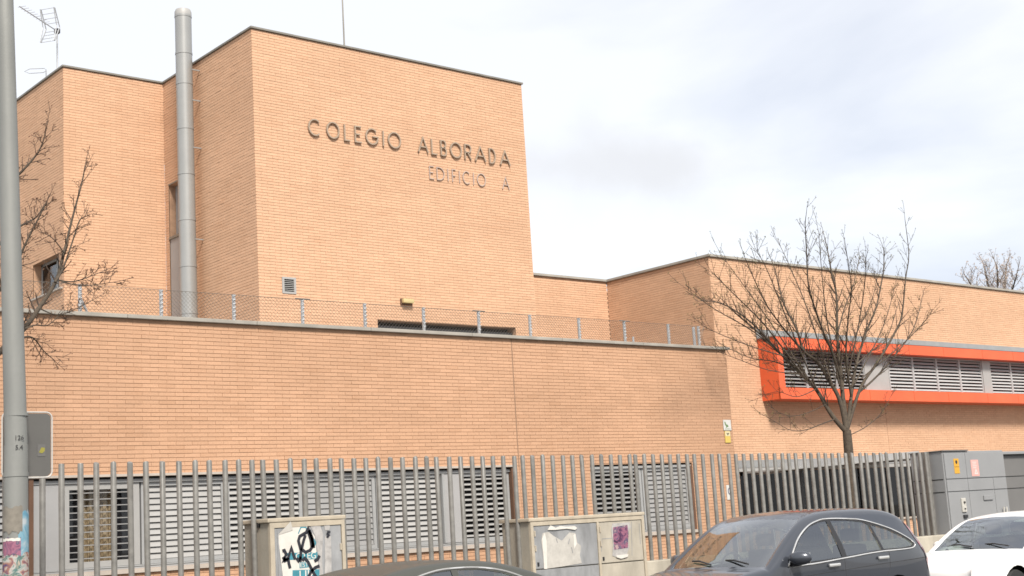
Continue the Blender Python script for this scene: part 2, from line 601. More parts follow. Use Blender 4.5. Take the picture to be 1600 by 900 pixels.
def wall(name, O, d, n, u0, u1, z0, z1, holes, bmat, thick=0.28, joints=(), singles=None):
    """brick wall: mortar core plus one real brick per place, O + d*u, outward normal n"""
    O, d, n = Vector((*O, 0)), Vector((*d, 0)), Vector((*n, 0))

    def P(u, k, z):
        p = O + d * u + n * k
        return (p.x, p.y, z)
    core = MB()
    for a, b, c, e2 in cells(u0, u1, z0, z1, holes):
        a, b = (a + 0.009 if a == u0 else a), (b - 0.009 if b == u1 else b)
        bidx = len(core.v)
        core.v += [P(u, k, z) for z in (c, e2) for k in (-0.007, -thick) for u in (a, b)]
        for q in ((0, 2, 3, 1), (4, 5, 7, 6), (0, 1, 5, 4), (2, 6, 7, 3), (0, 4, 6, 2), (1, 3, 7, 5)):
            core.f.append(tuple(bidx + i for i in q))
            core.m.append(0)
    wo_ = sub(core.build(name, MORTAR, school))
    V, F = [], []
    cand = []
    nrow = int((z1 - z0) / BH)
    for r_ in range(nrow):
        za = z0 + r_ * BH + 0.0036
        zb = za + BH - 0.0072
        zm = (za + zb) / 2
        hs = sorted((h[0], h[1]) for h in holes if h[2] < zm < h[3])
        hs += [(j - 0.012, j + 0.012) for j in joints]
        off = (r_ % 2) * BL / 2
        u = u0 - off
        while u < u1:
            segs = [(max(u + 0.0025, u0), min(u + BL - 0.0025, u1))]
            for h in hs:
                ns = []
                for a, b in segs:
                    if b <= h[0] or a >= h[1]:
                        ns.append((a, b))
                    else:
                        if a < h[0]:
                            ns.append((a, h[0]))
                        if b > h[1]:
                            ns.append((h[1], b))
                segs = ns
            for a, b in segs:
                if b - a < 0.02:
                    continue
                full = abs((b - a) - (BL - 0.005)) < 1e-6
                cand.append((a, b, za, zb, full))
            u += BL
    chosen = set()
    if singles:
        sc = []
        for i, (a, b, za, zb, full) in enumerate(cand):
            if full:
                p = Vector(P((a + b) / 2, 0, (za + zb) / 2))
                if singles(p):
                    sc.append(((p - CAM).length, i))
        chosen = {i for _, i in sorted(sc)[:300]}
    pr = rng.normal(0, 0.0012, len(cand))
    for i, (a, b, za, zb, full) in enumerate(cand):
        if i in chosen:
            continue
        k = pr[i]
        bi = len(V)
        V += [P(a, k, za), P(b, k, za), P(b, k, zb), P(a, k, zb), P(a, -0.02, za), P(b, -0.02, za), P(b, -0.02, zb), P(a, -0.02, zb)]
        F += [(bi, bi + 1, bi + 2, bi + 3), (bi, bi + 4, bi + 5, bi + 1), (bi + 1, bi + 5, bi + 6, bi + 2), (bi + 2, bi + 6, bi + 7, bi + 3), (bi + 3, bi + 7, bi + 4, bi)]
    me = bpy.data.meshes.new('brickwork')
    me.from_pydata(V, [], F)
    me.materials.append(bmat)
    if d.cross(Vector((0, 0, 1))).dot(n) < 0:
        me.flip_normals()
    bo = tag(link(bpy.data.objects.new('brickwork', me), wo_), kind='stuff')
    if chosen:
        global BRICK_ME
        m_ = MB().box(-BL / 2 + 0.0025, BL / 2 - 0.0025, 0, 0.02, -BH / 2 + 0.0036, BH / 2 - 0.0036)
        BRICK_ME = m_.mesh('brick', bmat)
        for i in sorted(chosen):
            a, b, za, zb, full = cand[i]
            o = bpy.data.objects.new('brick', BRICK_ME)
            p = P((a + b) / 2, pr[i], (za + zb) / 2)
            o.location = p
            link(o, wo_)
    return wo_


FY = 18.0
X_END = 20.78
WZ0, WZ1 = 1.40, 2.655
fw_holes = [(2.6, 15.08, WZ0, WZ1), (16.86, 19.52, WZ0, WZ1)]
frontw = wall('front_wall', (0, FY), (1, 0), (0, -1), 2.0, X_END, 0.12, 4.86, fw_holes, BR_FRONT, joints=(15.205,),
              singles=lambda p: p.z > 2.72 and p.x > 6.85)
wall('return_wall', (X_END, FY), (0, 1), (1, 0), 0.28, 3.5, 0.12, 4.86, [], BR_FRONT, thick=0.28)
# sealed movement joint
MB().box(15.197, 15.213, FY - 0.0005, FY + 0.004, 2.66, 4.855).build('movement_joint', mat('joint_sealant', (0.25, 0.155, 0.10), 0.9), frontw)
# coping stones on the low front block
x = 2.0
while x < X_END:
    x2 = min(x + 2.05, X_END + 0.07)
    m_ = MB()
    m_.bevbox(x + 0.003, x2 - 0.003, FY - 0.06, FY + 0.36, 4.862, 4.918, 0.008)
    m_.build('coping_stone', COPING, frontw)
    x += 2.05
m_ = MB()
m_.box(2.0, X_END - 0.3, FY + 0.28, 26.5, 4.3, 4.55)
m_.box(X_END - 0.3, 24.5, 21.8, 25.4, 4.3, 4.55)
m_.build('terrace_roof', ROOFG, school)
# dark rooms behind the front windows
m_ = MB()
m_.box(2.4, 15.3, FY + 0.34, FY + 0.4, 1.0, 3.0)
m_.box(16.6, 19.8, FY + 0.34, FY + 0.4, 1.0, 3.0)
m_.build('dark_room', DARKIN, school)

TZ = 11.46
TX0, TX1, TY, LY, LX = 12.732, 19.59, 22.3, 26.128, 10.536
slot = (15.387, 18.983, 4.55, 5.875)
vent_h = (13.243, 13.525, 6.283, 6.583)
towerf = wall('tower_front_wall', (0, TY), (1, 0), (0, -1), TX0, TX1, 4.55, TZ, [slot, vent_h], BR_TOWER)
recess = (25.02, 25.96, 4.55, 9.17)
towers = wall('tower_side_wall', (TX0, 0), (0, 1), (-1, 0), TY + 0.007, LY, 4.55, TZ, [recess], BR_TOWER, thick=0.3)
leftf = wall('left_block_wall', (0, LY), (1, 0), (0, -1), LX, TX0, 4.55, TZ, [], BR_TOWER)
lw_h = (26.23, 27.79, 6.90, 7.645)
lefts = wall('left_block_side_wall', (LX, 0), (0, 1), (-1, 0), LY + 0.007, 33.0, 4.55, TZ, [lw_h], BR_TOWER)
MB().box(TX1 - 0.28, TX1, TY + 0.28, 31, 4.55, TZ).build('tower_right_wall', MORTAR, school)
m_ = MB()
m_.box(LX + 0.29, TX1 - 0.28, LY + 0.3, 31, TZ - 0.25, TZ - 0.05)
m_.box(TX0 + 0.31, TX1 - 0.29, TY + 0.29, LY + 0.29, TZ - 0.25, TZ - 0.05)
m_.build('tower_roof', ROOFG, school)


def cap(par, x0, x1, y0, y1, z, t=0.042, m=COPMET):
    return MB().bevbox(x0, x1, y0, y1, z, z + t, 0.006).build('coping', m, par)


cap(towerf, TX0 - 0.03, TX1 + 0.03, TY - 0.035, TY + 0.3, TZ + 0.003)
cap(towers, TX0 - 0.032, TX0 + 0.3, TY + 0.302, LY - 0.033, TZ + 0.003)
cap(leftf, LX - 0.03, TX0 + 0.3, LY - 0.032, LY + 0.3, TZ + 0.003)
cap(lefts, LX - 0.032, LX + 0.3, LY + 0.302, 33, TZ + 0.003)
cap(towerf, TX1 - 0.28, TX1 + 0.03, TY + 0.302, 31, TZ + 0.003)

# slot window of the tower
m_ = MB()
m_.box(slot[0] - 0.1, slot[1] + 0.1, TY + 0.3, TY + 0.36, 4.4, 6.0)
sw = sub(m_.build('slot_window', DARKIN, school))
for i in range(8):
    z = 5.78 - i * 0.075
    MB().box(slot[0] + 0.02, slot[1] - 0.02, TY + 0.10, TY + 0.13, z - 0.055, z).build('slat', BLKPL, sw)
MB().box(slot[0], slot[1], TY + 0.02, TY + 0.27, slot[3] + 0.001, slot[3] + 0.02).build('lintel', COPMET, sw)
# vent grille
m_ = MB()
a, b, c, d_ = vent_h
m_.box(a - 0.01, a + 0.035, TY - 0.015, TY + 0.05, c - 0.01, d_ + 0.01)
m_.box(b - 0.035, b + 0.01, TY - 0.015, TY + 0.05, c - 0.01, d_ + 0.01)
m_.box(a + 0.035, b - 0.035, TY - 0.015, TY + 0.05, d_ - 0.03, d_ + 0.01)
m_.box(a + 0.035, b - 0.035, TY - 0.015, TY + 0.05, c - 0.01, c + 0.03)
vg = sub(m_.build('vent_grille', WSLAT, school))
MB().box(a + 0.02, b - 0.02, TY + 0.06, TY + 0.08, c, d_).build('vent_opening', DARKIN, vg)
for i in range(6):
    z = c + 0.055 + i * 0.036
    s_ = MB()
    s_.face([(a + 0.035, TY - 0.008, z), (b - 0.035, TY - 0.008, z), (b - 0.035, TY + 0.035, z + 0.026), (a + 0.035, TY + 0.035, z + 0.026)])
    s_.face([(a + 0.035, TY - 0.008, z - 0.004), (b - 0.035, TY - 0.008, z - 0.004), (b - 0.035, TY + 0.035, z + 0.022), (a + 0.035, TY + 0.035, z + 0.022)])
    s_.face([(a + 0.035, TY - 0.008, z - 0.004), (b - 0.035, TY - 0.008, z - 0.004), (b - 0.035, TY - 0.008, z), (a + 0.035, TY - 0.008, z)])
    s_.build('slat', WSLAT, vg)
# recess in the tower side: tall window over a grey door panel
m_ = MB()
m_.box(TX0 + 0.31, TX0 + 0.33, 24.9, 26.1, 4.55, 9.3)
rw = sub(m_.build('side_window', DARKIN, school))
MB().box(TX0 + 0.16, TX0 + 0.2, 25.30, 25.36, 8.05, 9.17).build('window_frame', ALU, rw)
MB().box(TX0 + 0.17, TX0 + 0.176, 25.03, 25.30, 8.05, 9.17).build('pane', PANE, rw)
MB().box(TX0 + 0.16, TX0 + 0.3, 25.37, 25.955, 8.05, 9.165).build('reveal_panel', PANEL, rw)
MB().box(TX0 + 0.02, TX0 + 0.07, 25.03, 25.95, 4.56, 8.0).build('door_panel', PANEL, rw)
MB().box(TX0 - 0.012, TX0 + 0.1, 25.03, 25.955, 8.0, 8.05).build('sill', COPMET, rw)
MB().box(TX0 - 0.004, TX0 + 0.28, 25.03, 25.955, 9.171, 9.2).build('lintel', COPMET, rw)
# left block side window
m_ = MB()
m_.box(LX + 0.29, LX + 0.32, 26.42, 27.9, 6.8, 7.8)
lwn = sub(m_.build('side_window', DARKIN, school))
m_ = MB()
for y0, y1, z0, z1 in ((26.24, 26.30, 6.92, 7.64), (27.72, 27.78, 6.92, 7.64), (26.9, 26.96, 6.92, 7.64), (26.24, 27.78, 6.92, 6.97), (26.24, 27.78, 7.59, 7.64)):
    m_.box(LX + 0.18, LX + 0.23, y0, y1, z0, z1)
m_.build('window_frame', ALU, lwn)
MB().box(LX + 0.19, LX + 0.195, 26.3, 26.9, 6.97, 7.59).build('pane', PANE, lwn)
MB().box(LX + 0.19, LX + 0.195, 26.96, 27.72, 6.97, 7.59).build('pane', PANE, lwn)
MB().box(LX - 0.05, LX + 0.2, 26.2, 27.82, 6.865, 6.9).build('sill', SILL, lwn)

# right wing
WY, WX, GY, WZ = 21.5, 24.485, 25.03, 7.735
WR = 46.0
OY = 20.952
ob = (26.0, WR, 4.28, 5.79)
dk = (24.92, 32.15, 1.285, 2.60)
wingf = wall('wing_front_wall', (0, WY), (1, 0), (0, -1), WX, WR, 0.12, WZ, [(26.05, WR, 4.33, 5.74), dk], BR_TOWER, joints=(30.97,))
wings = wall('wing_side_wall', (WX, 0), (0, 1), (-1, 0), WY + 0.007, GY, 4.0, WZ, [], BR_TOWER)
gapw = wall('middle_wall', (0, GY), (1, 0), (0, -1), TX1, WX, 4.55, WZ, [], BR_TOWER)
cap(wingf, WX - 0.04, WR, WY - 0.05, WY + 0.32, WZ + 0.003, 0.06, COPING)
cap(wings, WX - 0.045, WX + 0.3, WY + 0.322, GY - 0.052, WZ + 0.003, 0.06, COPING)
cap(gapw, TX1 + 0.035, WX + 0.3, GY - 0.05, GY + 0.3, WZ + 0.003, 0.06, COPING)
MB().box(TX1 + 0.001, WR, WY + 4.2, 34, 4.0, 7.5).build('rear_block', MORTAR, school)
MB().box(WX + 0.3, WR, WY + 0.33, WY + 4.2, 7.4, 7.55).build('wing_roof', ROOFG, school)
# orange window box
ox0, ox1 = 26.0, WR
m_ = MB()
m_.box(ox0, ox0 + 0.035, OY, WY + 0.2, ob[2], ob[3])
m_.box(ox0 + 0.035, ox1, OY, WY + 0.2, ob[2], ob[2] + 0.035)
m_.box(ox0 + 0.035, ox1, OY, WY + 0.2, ob[3] - 0.035, ob[3])
band = sub(m_.build('orange_window_box', ORANGE, school))
x = ox0
iz0, iz1 = ob[2] + 0.275, ob[3] - 0.26
k = 0
while x < 42:
    x2 = x + (1.62 if k % 2 else 1.95)
    for z0, z1 in ((ob[2] + 0.002, iz0), (iz1, ob[3] - 0.002)):
        MB().box(x + (0.0 if k == 0 else 0.005), x2 - 0.006, OY - 0.02, OY + 0.02, z0, z1).build('front_panel', ORANGE, band)
    x = x2
    k += 1
MB().box(ox0 + 0.001, ox0 + 0.22, OY - 0.021, OY + 0.019, iz0 + 0.002, iz1 - 0.002).build('front_panel', ORANGE, band)
m_ = MB()
m_.box(ox0 + 0.22, ox1, OY + 0.02, WY, iz0 - 0.03, iz0 - 0.004)
m_.box(ox0 + 0.22, ox1, OY + 0.02, WY, iz1 + 0.004, iz1 + 0.03)
m_.box(ox0 + 0.19, ox0 + 0.218, OY + 0.02, WY, iz0, iz1)
m_.build('inner_reveal', ORANGE, band)
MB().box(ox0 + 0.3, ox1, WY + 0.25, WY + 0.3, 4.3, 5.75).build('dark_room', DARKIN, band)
m_ = MB()
for z0, z1, y0 in ((ob[3] + 0.003, ob[3] + 0.03, OY - 0.03), (ob[3] + 0.03, ob[3] + 0.25, WY - 0.03)):
    m_.box(ox0 - 0.03, ox1, y0, WY - 0.007, z0, z1)
m_.build('flashing', FLASH, band)
LYo = OY + 0.30


def slat(parent, x0, x1, yc, zc, depth, tilt, m, t=0.008):
    ca, sa = math.cos(tilt), math.sin(tilt)
    mm = MB()
    pts = [(-depth / 2, -t / 2), (depth / 2, -t / 2), (depth / 2, t / 2), (-depth / 2, t / 2)]
    pts = [(a * ca - b * sa, a * sa + b * ca) for a, b in pts]
    mm.prism(pts, lambda a, b, d: (d, yc + a, zc + b), x0, x1)
    return mm.build('slat', m, parent)


def louvre(x0, x1, z0, z1, y, pitch, tilt, m, fm, frame=0.055, depth=0.08, parent=None, name='louvre_window'):
    f = MB()
    f.box(x0, x0 + frame, y - 0.03, y + 0.03, z0, z1)
    f.box(x1 - frame, x1, y - 0.03, y + 0.03, z0, z1)
    f.box(x0 + frame, x1 - frame, y - 0.03, y + 0.03, z0, z0 + frame)
    f.box(x0 + frame, x1 - frame, y - 0.03, y + 0.03, z1 - frame, z1)
    o = sub(f.build(name, fm, parent or school))
    n = int((z1 - z0 - 2 * frame) / pitch)
    pitch = (z1 - z0 - 2 * frame) / n
    for i in range(n):
        slat(o, x0 + frame + 0.002, x1 - frame - 0.002, y, z0 + frame + pitch * (i + 0.5), depth, tilt + random.uniform(-.03, .03), m)
    return o


bx = [26.24, 27.45, 28.65, 29.85]
for a, b in zip(bx, bx[1:]):
    louvre(a, b - 0.01, iz0 + 0.005, iz1 - 0.005, LYo, 0.085, R(38), SLAT, ALU, frame=0.035)
MB().box(29.86, 30.9, LYo - 0.03, LYo + 0.03, iz0 + 0.003, iz1 - 0.003).build('blank_panel', WSLAT, band)
x = 30.92
for i in range(6):
    for k in range(4):
        louvre(x, x + 1.12, iz0 + 0.005, iz1 - 0.005, LYo, 0.085, R(48), BSLAT, BSLAT, frame=0.03)
        x += 1.13
        if x > 41:
            break
    MB().box(x, x + 0.42, LYo - 0.05, LYo + 0.03, iz0 + 0.003, iz1 - 0.003).build('mullion_panel', WSLAT, band)
    x += 0.43
    if x > 40:
        break
# low dark window band of the wing with lintel and sloping canopy
m_ = MB()
m_.box(dk[0] - 0.1, dk[1] + 0.1, WY + 0.3, WY + 0.34, 1.0, 2.9)
lowband = sub(m_.build('low_window_band', DARKIN, school))
nb = 6
for i in range(nb):
    xa = dk[0] + (dk[1] - dk[0]) * i / nb
    xb = dk[0] + (dk[1] - dk[0]) * (i + 1) / nb
    MB().box(xa, xa + 0.05, WY + 0.1, WY + 0.16, dk[2], dk[3]).build('window_jamb', BLKPL, lowband)
    MB().box(xb - 0.05, xb, WY + 0.1, WY + 0.16, dk[2], dk[3]).build('window_jamb', BLKPL, lowband)
    MB().box(xa + 0.05, xb - 0.05, WY + 0.125, WY + 0.131, dk[2], dk[3]).build('pane', PANE, lowband)
MB().box(dk[0] - 0.05, dk[1] + 0.1, WY - 0.05, WY + 0.2, 2.602, 2.68).build('lintel', WSLAT, lowband)
MB().box(dk[0] - 0.05, dk[1] + 0.1, WY - 0.03, WY - 0.008, 2.69, 2.87).build('fascia', FLASH, lowband)
MB().box(dk[0] - 0.03, dk[1] + 0.03, WY - 0.05, WY + 0.2, 1.24, 1.284).build('sill', SILL, lowband)
p0, p1 = at(1222, 735, 20.4), at(1437, 715, 20.4)
m_ = MB()
m_.prism([(p0.x, p0.z), (p1.x, p1.z), (p1.x, p1.z + 0.035), (p0.x, p0.z + 0.035)], lambda a, b, d: (a, d, b), 20.38, WY - 0.06)
cn = sub(m_.build('canopy', WSLAT, school))
m_ = MB()
m_.prism([(p0.x, p0.z + 0.036), (p1.x, p1.z + 0.036), (p1.x, p1.z + 0.17), (p0.x, p0.z + 0.17)], lambda a, b, d: (a, d, b), 20.40, 20.43)
m_.build('canopy_fascia', PANEL, cn)
for t_ in (0.03, 0.35, 0.67, 0.97):
    q_ = p0.lerp(p1, t_)
    MB().box(q_.x - 0.03, q_.x + 0.03, 20.5, WY - 0.02, q_.z - 0.05, q_.z).build('bracket', PANEL, cn)

# front window strip bays
WB0, WB1 = 1.455, 2.575
yf = FY + 0.10
strip = sub(MB().box(2.6, 15.08, FY + 0.09, FY + 0.13, 2.60, 2.654).build('front_window_strip', ALU, school))
for a, b in ((2.6, 15.08), (16.86, 19.52)):
    MB().box(a, b, FY + 0.035, FY + 0.07, 2.578, 2.618).build('top_rail', ALU, strip)
    MB().box(a - 0.02, b + 0.02, FY - 0.04, FY + 0.2, 1.345, 1.398).build('sill', SILL, strip)
    MB().box(a, b, FY + 0.02, FY + 0.14, 1.40, 1.425).build('bottom_rail', ALU, strip)
    MB().box(a, b, FY + 0.03, FY + 0.13, 1.432, 1.452).build('bottom_rail', ALU, strip)
MB().box(16.86, 19.52, FY + 0.09, FY + 0.13, 2.60, 2.654).build('top_rail', ALU, strip)
for a, b in ((2.6, 15.03), (16.86, 19.46)):
    MB().box(a, b, FY + 0.085, FY + 0.089, 2.63, 2.653).build('painted_shadow_line', GAP, strip)  # near-black strip, the shadow line above the rail put into its colour
    MB().box(a, b, FY + 0.072, FY + 0.085, 2.5755, 2.599).build('painted_rail_shadow', GAP, strip)  # second dark strip, painted shadow of the top rail
MB().box(2.6, 15.08, FY - 0.03, FY + 0.02, 2.656, 2.69).build('drip_edge', SILL, strip)
MB().box(15.03, 15.079, FY - 0.006, FY + 0.26, 1.40, 2.654).build('brown_reveal', BROWN, strip)
MB().box(19.46, 19.519, FY - 0.004, FY + 0.26, 1.40, 2.597).build('brown_reveal', BROWN, strip)
MB().box(6.77, 6.83, FY - 0.01, FY + 0.2, 1.40, 2.654).build('brown_mullion', BROWN, strip)
MB().box(6.85, 7.22, FY + 0.05, FY + 0.11, 1.40, 2.60).build('blank_panel', PANEL, strip)
louvre(5.4, 6.74, WB0, WB1, yf, 0.078, R(62), SLAT, WSLAT, parent=strip)
louvre(3.9, 5.38, WB0, WB1, yf, 0.078, R(62), SLAT, WSLAT, parent=strip)
# barred window with a curtain
f = MB()
xa, xb = 7.25, 8.34
for q_ in ((xa, xa + 0.09, WB0, WB1), (xb - 0.09, xb, WB0, WB1), (xa + 0.09, xb - 0.09, WB0, WB0 + 0.08), (xa + 0.09, xb - 0.09, WB1 - 0.08, WB1)):
    f.box(q_[0], q_[1], yf - 0.04, yf + 0.03, q_[2], q_[3])
bw = sub(f.build('barred_window', WSLAT, school))
for i in range(11):
    z = WB0 + 0.08 + (WB1 - WB0 - 0.16) * (i + 0.5) / 11
    MB().box(xa + 0.088, xb - 0.088, yf - 0.012, yf + 0.012, z - 0.007, z + 0.007).build('grille_bar', SLAT, bw)
f = MB()
for i in range(24):
    xx = 7.62 + i * 0.018
    f.box(xx, xx + 0.018, FY + 0.26 + 0.03 * math.sin(i * 1.1), FY + 0.30, WB0, WB1)
f.build('curtain', CURTAIN, bw)
f = MB()
f.box(xa + 0.09, xb - 0.09, yf + 0.03, yf + 0.036, WB0 + 0.08, WB1 - 0.08)
f.build('pane', glassmat('clear_window_glass', (0.85, 0.86, 0.88), base_refl=0.02), bw)
louvre(8.37, 9.66, WB0, WB1, yf, 0.083, R(70), WSLAT, ALU, parent=strip)
louvre(9.68, 10.95, WB0, WB1, yf, 0.083, R(50), WSLAT, ALU, parent=strip)
louvre(10.98, 12.28, WB0, WB1, yf, 0.078, R(76), SLAT, ALU, parent=strip)
louvre(12.30, 13.55, WB0, WB1, yf, 0.083, R(60), WSLAT, ALU, parent=strip)
MB().box(13.57, 13.61, FY + 0.02, FY + 0.13, 1.46, 2.57).build('mullion', ALU, strip)
MB().box(13.62, 13.96, FY + 0.05, FY + 0.11, 1.46, 2.57).build('blank_panel', PANEL, strip)
louvre(13.98, 15.02, WB0, WB1, yf, 0.083, R(30), WSLAT, ALU, parent=strip)
louvre(16.88, 18.2, WB0, WB1, yf, 0.083, R(30), SLAT, ALU, parent=strip)
louvre(18.22, 19.45, WB0, WB1, yf, 0.08, R(72), SLAT, ALU, parent=strip)

# ------------------------------------------------------------------ lettering (single stroke capitals)


def arc(cx, cy, rx, ry, a0, a1, n=14):
    return [(cx + rx * math.cos(R(a0 + (a1 - a0) * i / n)), cy + ry * math.sin(R(a0 + (a1 - a0) * i / n))) for i in range(n + 1)]


GL = {
    'C': [arc(.5, .5, .5, .5, 45, 315)],
    'O': [arc(.5, .5, .5, .5, 0, 360, 24)],
    'G': [arc(.5, .5, .5, .5, 45, 360), [(1, .5), (.55, .5)]],
    'L': [[(0, 1), (0, 0), (1, 0)]],
    'E': [[(1, 1), (0, 1), (0, 0), (1, 0)], [(0, .5), (.8, .5)]],
    'F': [[(1, 1), (0, 1), (0, 0)], [(0, .5), (.8, .5)]],
    'I': [[(.5, 0), (.5, 1)]],
    'A': [[(0, 0), (.5, 1), (1, 0)], [(.2, .36), (.8, .36)]],
    'B': [[(0, 0), (0, 1), (.5, 1)] + arc(.5, .76, .42, .24, 90, -90, 8) + [(0, .52)], [(.5, .52)] + arc(.5, .26, .5, .26, 90, -90, 8) + [(0, 0)]],
    'R': [[(0, 0), (0, 1), (.5, 1)] + arc(.5, .74, .48, .26, 90, -90, 8) + [(0, .48)], [(.4, .48), (1, 0)]],
    'D': [[(0, 0), (0, 1), (.3, 1)] + arc(.3, .5, .7, .5, 90, -90, 12) + [(0, 0)]],
}


def ribbon(mb, pts, wd, fn, d0, d1):
    pts = [Vector(p) for p in pts]
    K = len(pts)
    closed = (pts[0] - pts[-1]).length < 1e-4
    if closed:
        pts = pts[:-1]
        K -= 1
    l_, r_ = [], []
    for i in range(K):
        a = pts[i - 1] if (i > 0 or closed) else pts[i]
        b = pts[(i + 1) % K] if (i < K - 1 or closed) else pts[i]
        p = pts[i]
        t1 = (p - a)
        t2 = (b - p)
        if t1.length < 1e-9:
            t1 = t2
        if t2.length < 1e-9:
            t2 = t1
        t1 = t1.normalized()
        t2 = t2.normalized()
        n1_ = Vector((-t1.y, t1.x))
        n2_ = Vector((-t2.y, t2.x))
        n_ = n1_ + n2_
        if n_.length < 1e-6:
            n_ = n1_
        n_.normalize()
        sc = min(1 / max(n_.dot(n1_), 0.35), 2.0)
        l_.append(p + n_ * wd / 2 * sc)
        r_.append(p - n_ * wd / 2 * sc)
    rngk = range(K if closed else K - 1)
    b0 = len(mb.v)
    for i in range(K):
        for q_, dd in ((l_[i], d0), (r_[i], d0), (r_[i], d1), (l_[i], d1)):
            mb.v.append(tuple(fn(q_.x, q_.y, dd)))
    for i in rngk:
        j = (i + 1) % K
        for k in range(4):
            k2 = (k + 1) % 4
            mb.f.append((b0 + i * 4 + k, b0 + i * 4 + k2, b0 + j * 4 + k2, b0 + j * 4 + k))
            mb.m.append(mb.cur)
    if not closed:
        for i in (0, K - 1):
            mb.f.append(tuple(b0 + i * 4 + k for k in range(4)))
            mb.m.append(mb.cur)


def lettering(root, seq, z0, z1, pyf, stroke, depth, stand, m):
    for ch, pa, pb in seq:
        xa = at(pa, pyf(pa), TY).x
        xb = at(pb, pyf(pb), TY).x
        mb = MB()
        for st in GL[ch]:
            pts = [(xa + p[0] * (xb - xa), z0 + p[1] * (z1 - z0)) for p in st]
            ribbon(mb, pts, stroke, lambda a, b, d: (a, TY - d, b), stand, stand + depth)
        mb.build('letter', m, root)


s1 = empty('wall_lettering', (16.5, TY, 9.5), 'dark raised metal letters reading COLEGIO ALBORADA across the tower', 'lettering')
lettering(s1, [('C', 481, 500), ('O', 509.5, 528), ('L', 537, 545), ('E', 553.5, 563), ('G', 570.5, 589), ('I', 596, 598.5), ('O', 605.5, 624),
               ('A', 652, 667), ('L', 673, 681), ('B', 687.5, 695.5), ('O', 702.5, 719), ('R', 725, 734.5), ('A', 741, 757), ('D', 763.5, 772), ('A', 780, 795)],
          9.49, 9.815, lambda p: 199 + (p - 490) * 0.165, 0.027, 0.035, 0.012, LETTER)
s2 = empty('wall_lettering', (18, TY, 9.0), 'thin grey letters reading EDIFICIO A below the larger name', 'lettering')
lettering(s2, [('E', 670.5, 677), ('D', 682, 693), ('I', 698, 700), ('F', 706, 711.5), ('I', 716, 718), ('C', 722.5, 734), ('I', 738, 740), ('O', 745, 757.5), ('A', 784, 794.5)],
          8.945, 9.215, lambda p: 270 + (p - 675) * 0.15, 0.017, 0.02, 0.008, LETTER2)

# ------------------------------------------------------------------ things on the building
lp = empty('wall_lamp', (16.1, TY, 6.2), 'small yellowed bulkhead lamp above the dark slot window', 'lamp')
MB().bevbox(15.955, 16.245, TY - 0.035, TY - 0.002, 6.205, 6.335, 0.008).build('back_plate', BROWN, lp)
MB().bevbox(15.97, 16.23, TY - 0.12, TY - 0.036, 6.235, 6.325, 0.02).build('lamp_cover', LAMPY, lp, smooth=40)

ft = atX(284, 17, 12.45)
fl = empty('flue_pipe', (12.45, 24.6, 4.55), 'tall grey steel flue pipe standing against the tower side wall', 'flue')
fx, fy, fr_ = 12.45, 24.58, 0.168
m_ = MB()
m_.tube([(fx, fy, 4.55), (fx, fy, 12.42)], fr_, 28)
m_.build('pipe', FLUE, fl, smooth=40)
m_ = MB()
m_.tube([(fx, fy, 12.42), (fx, fy, 12.50), (fx, fy, 12.55)], [fr_ + 0.004, fr_ + 0.004, 0.15], 28)
m_.build('cap', WSLAT, fl, smooth=40)
for z in (5.25, 6.2, 7.15, 8.1, 9.05, 10.0, 10.95, 11.6, 12.4):
    MB().tube([(fx, fy, z - 0.02), (fx, fy, z + 0.02)], fr_ + 0.007, 28).build('collar', FLUE, fl, smooth=40)
for z in (5.9, 7.7, 9.6, 10.6, 11.25):
    MB().box(fx + 0.10, TX0 - 0.004, fy - 0.14, fy - 0.125, z - 0.012, z + 0.012).build('bracket', FLUE, fl)

an = empty('tv_antenna', (10.75, 26.82, TZ), 'television aerial with finned boom on a mast above the left roof', 'antenna')
mx_, my_ = 10.7, 26.85
MB().tube([(mx_, my_, TZ + 0.05), (mx_, my_, 12.55)], 0.018, 8).build('mast', GALV, an)
bd = Vector((-0.80, -0.58, 0.04)).normalized()
sd = Vector((-bd.y, bd.x, 0)).normalized()
hub = Vector((mx_, my_, 12.5))
MB().tube([hub + bd * 0.02, hub + bd * 1.35], 0.011, 6).build('boom', GALV, an)
for i in range(9):
    c = hub + bd * (0.42 + i * 0.105)
    MB().tube([c - sd * 0.09 + Vector((0, 0, .03)), c + sd * 0.09 + Vector((0, 0, .03))], 0.005, 5).build('element', GALV, an)
for sgn in (1, -1):
    for k in (0, 1):
        c = hub + bd * (0.16 + 0.11 * k)
        e_ = c - bd * 0.08 * k + Vector((0, 0, sgn * 0.36)) + bd * 0.18
        MB().tube([c + sd * 0.16, e_ + sd * 0.16], 0.012, 5).build('reflector_bar', GALV, an)
        MB().tube([c - sd * 0.16, e_ - sd * 0.16], 0.012, 5).build('reflector_bar', GALV, an)
        if k == 0:
            for t_ in (.25, .5, .75, 1):
                p = c.lerp(e_, t_)
                MB().tube([p - sd * .16, p + sd * .16], 0.006, 5).build('reflector_bar', GALV, an)
MB().bevbox(mx_ - 0.05, mx_ + 0.05, my_ - 0.05, my_ + 0.05, 12.45, 12.55, 0.01).build('clamp', BLKPL, an)
a2 = empty('loop_antenna', (10.7, 27.35, TZ), 'low folded loop aerial lying beside the antenna mast', 'antenna')
c0 = atX(72, 111, 10.7)
MB().tube([(c0.x, c0.y, TZ + 0.04), (c0.x, c0.y, c0.z + 0.03)], 0.014, 6).build('post', GALV, a2)
q0 = Vector((c0.x, c0.y, c0.z))
lpts = [q0 + sd * 0.0, q0 - rt * 0.03 + Vector((0, 0, .06)), q0 - r0 * 0.35 + Vector((0, 0, .07)), q0 - r0 * 0.46 + Vector((0, 0, .02)), q0 - r0 * 0.36 - Vector((0, 0, .03)), q0 - r0 * 0.06 - Vector((0, 0, .03))]
MB().tube(lpts, 0.008, 5, closed=True).build('loop', GALV, a2)
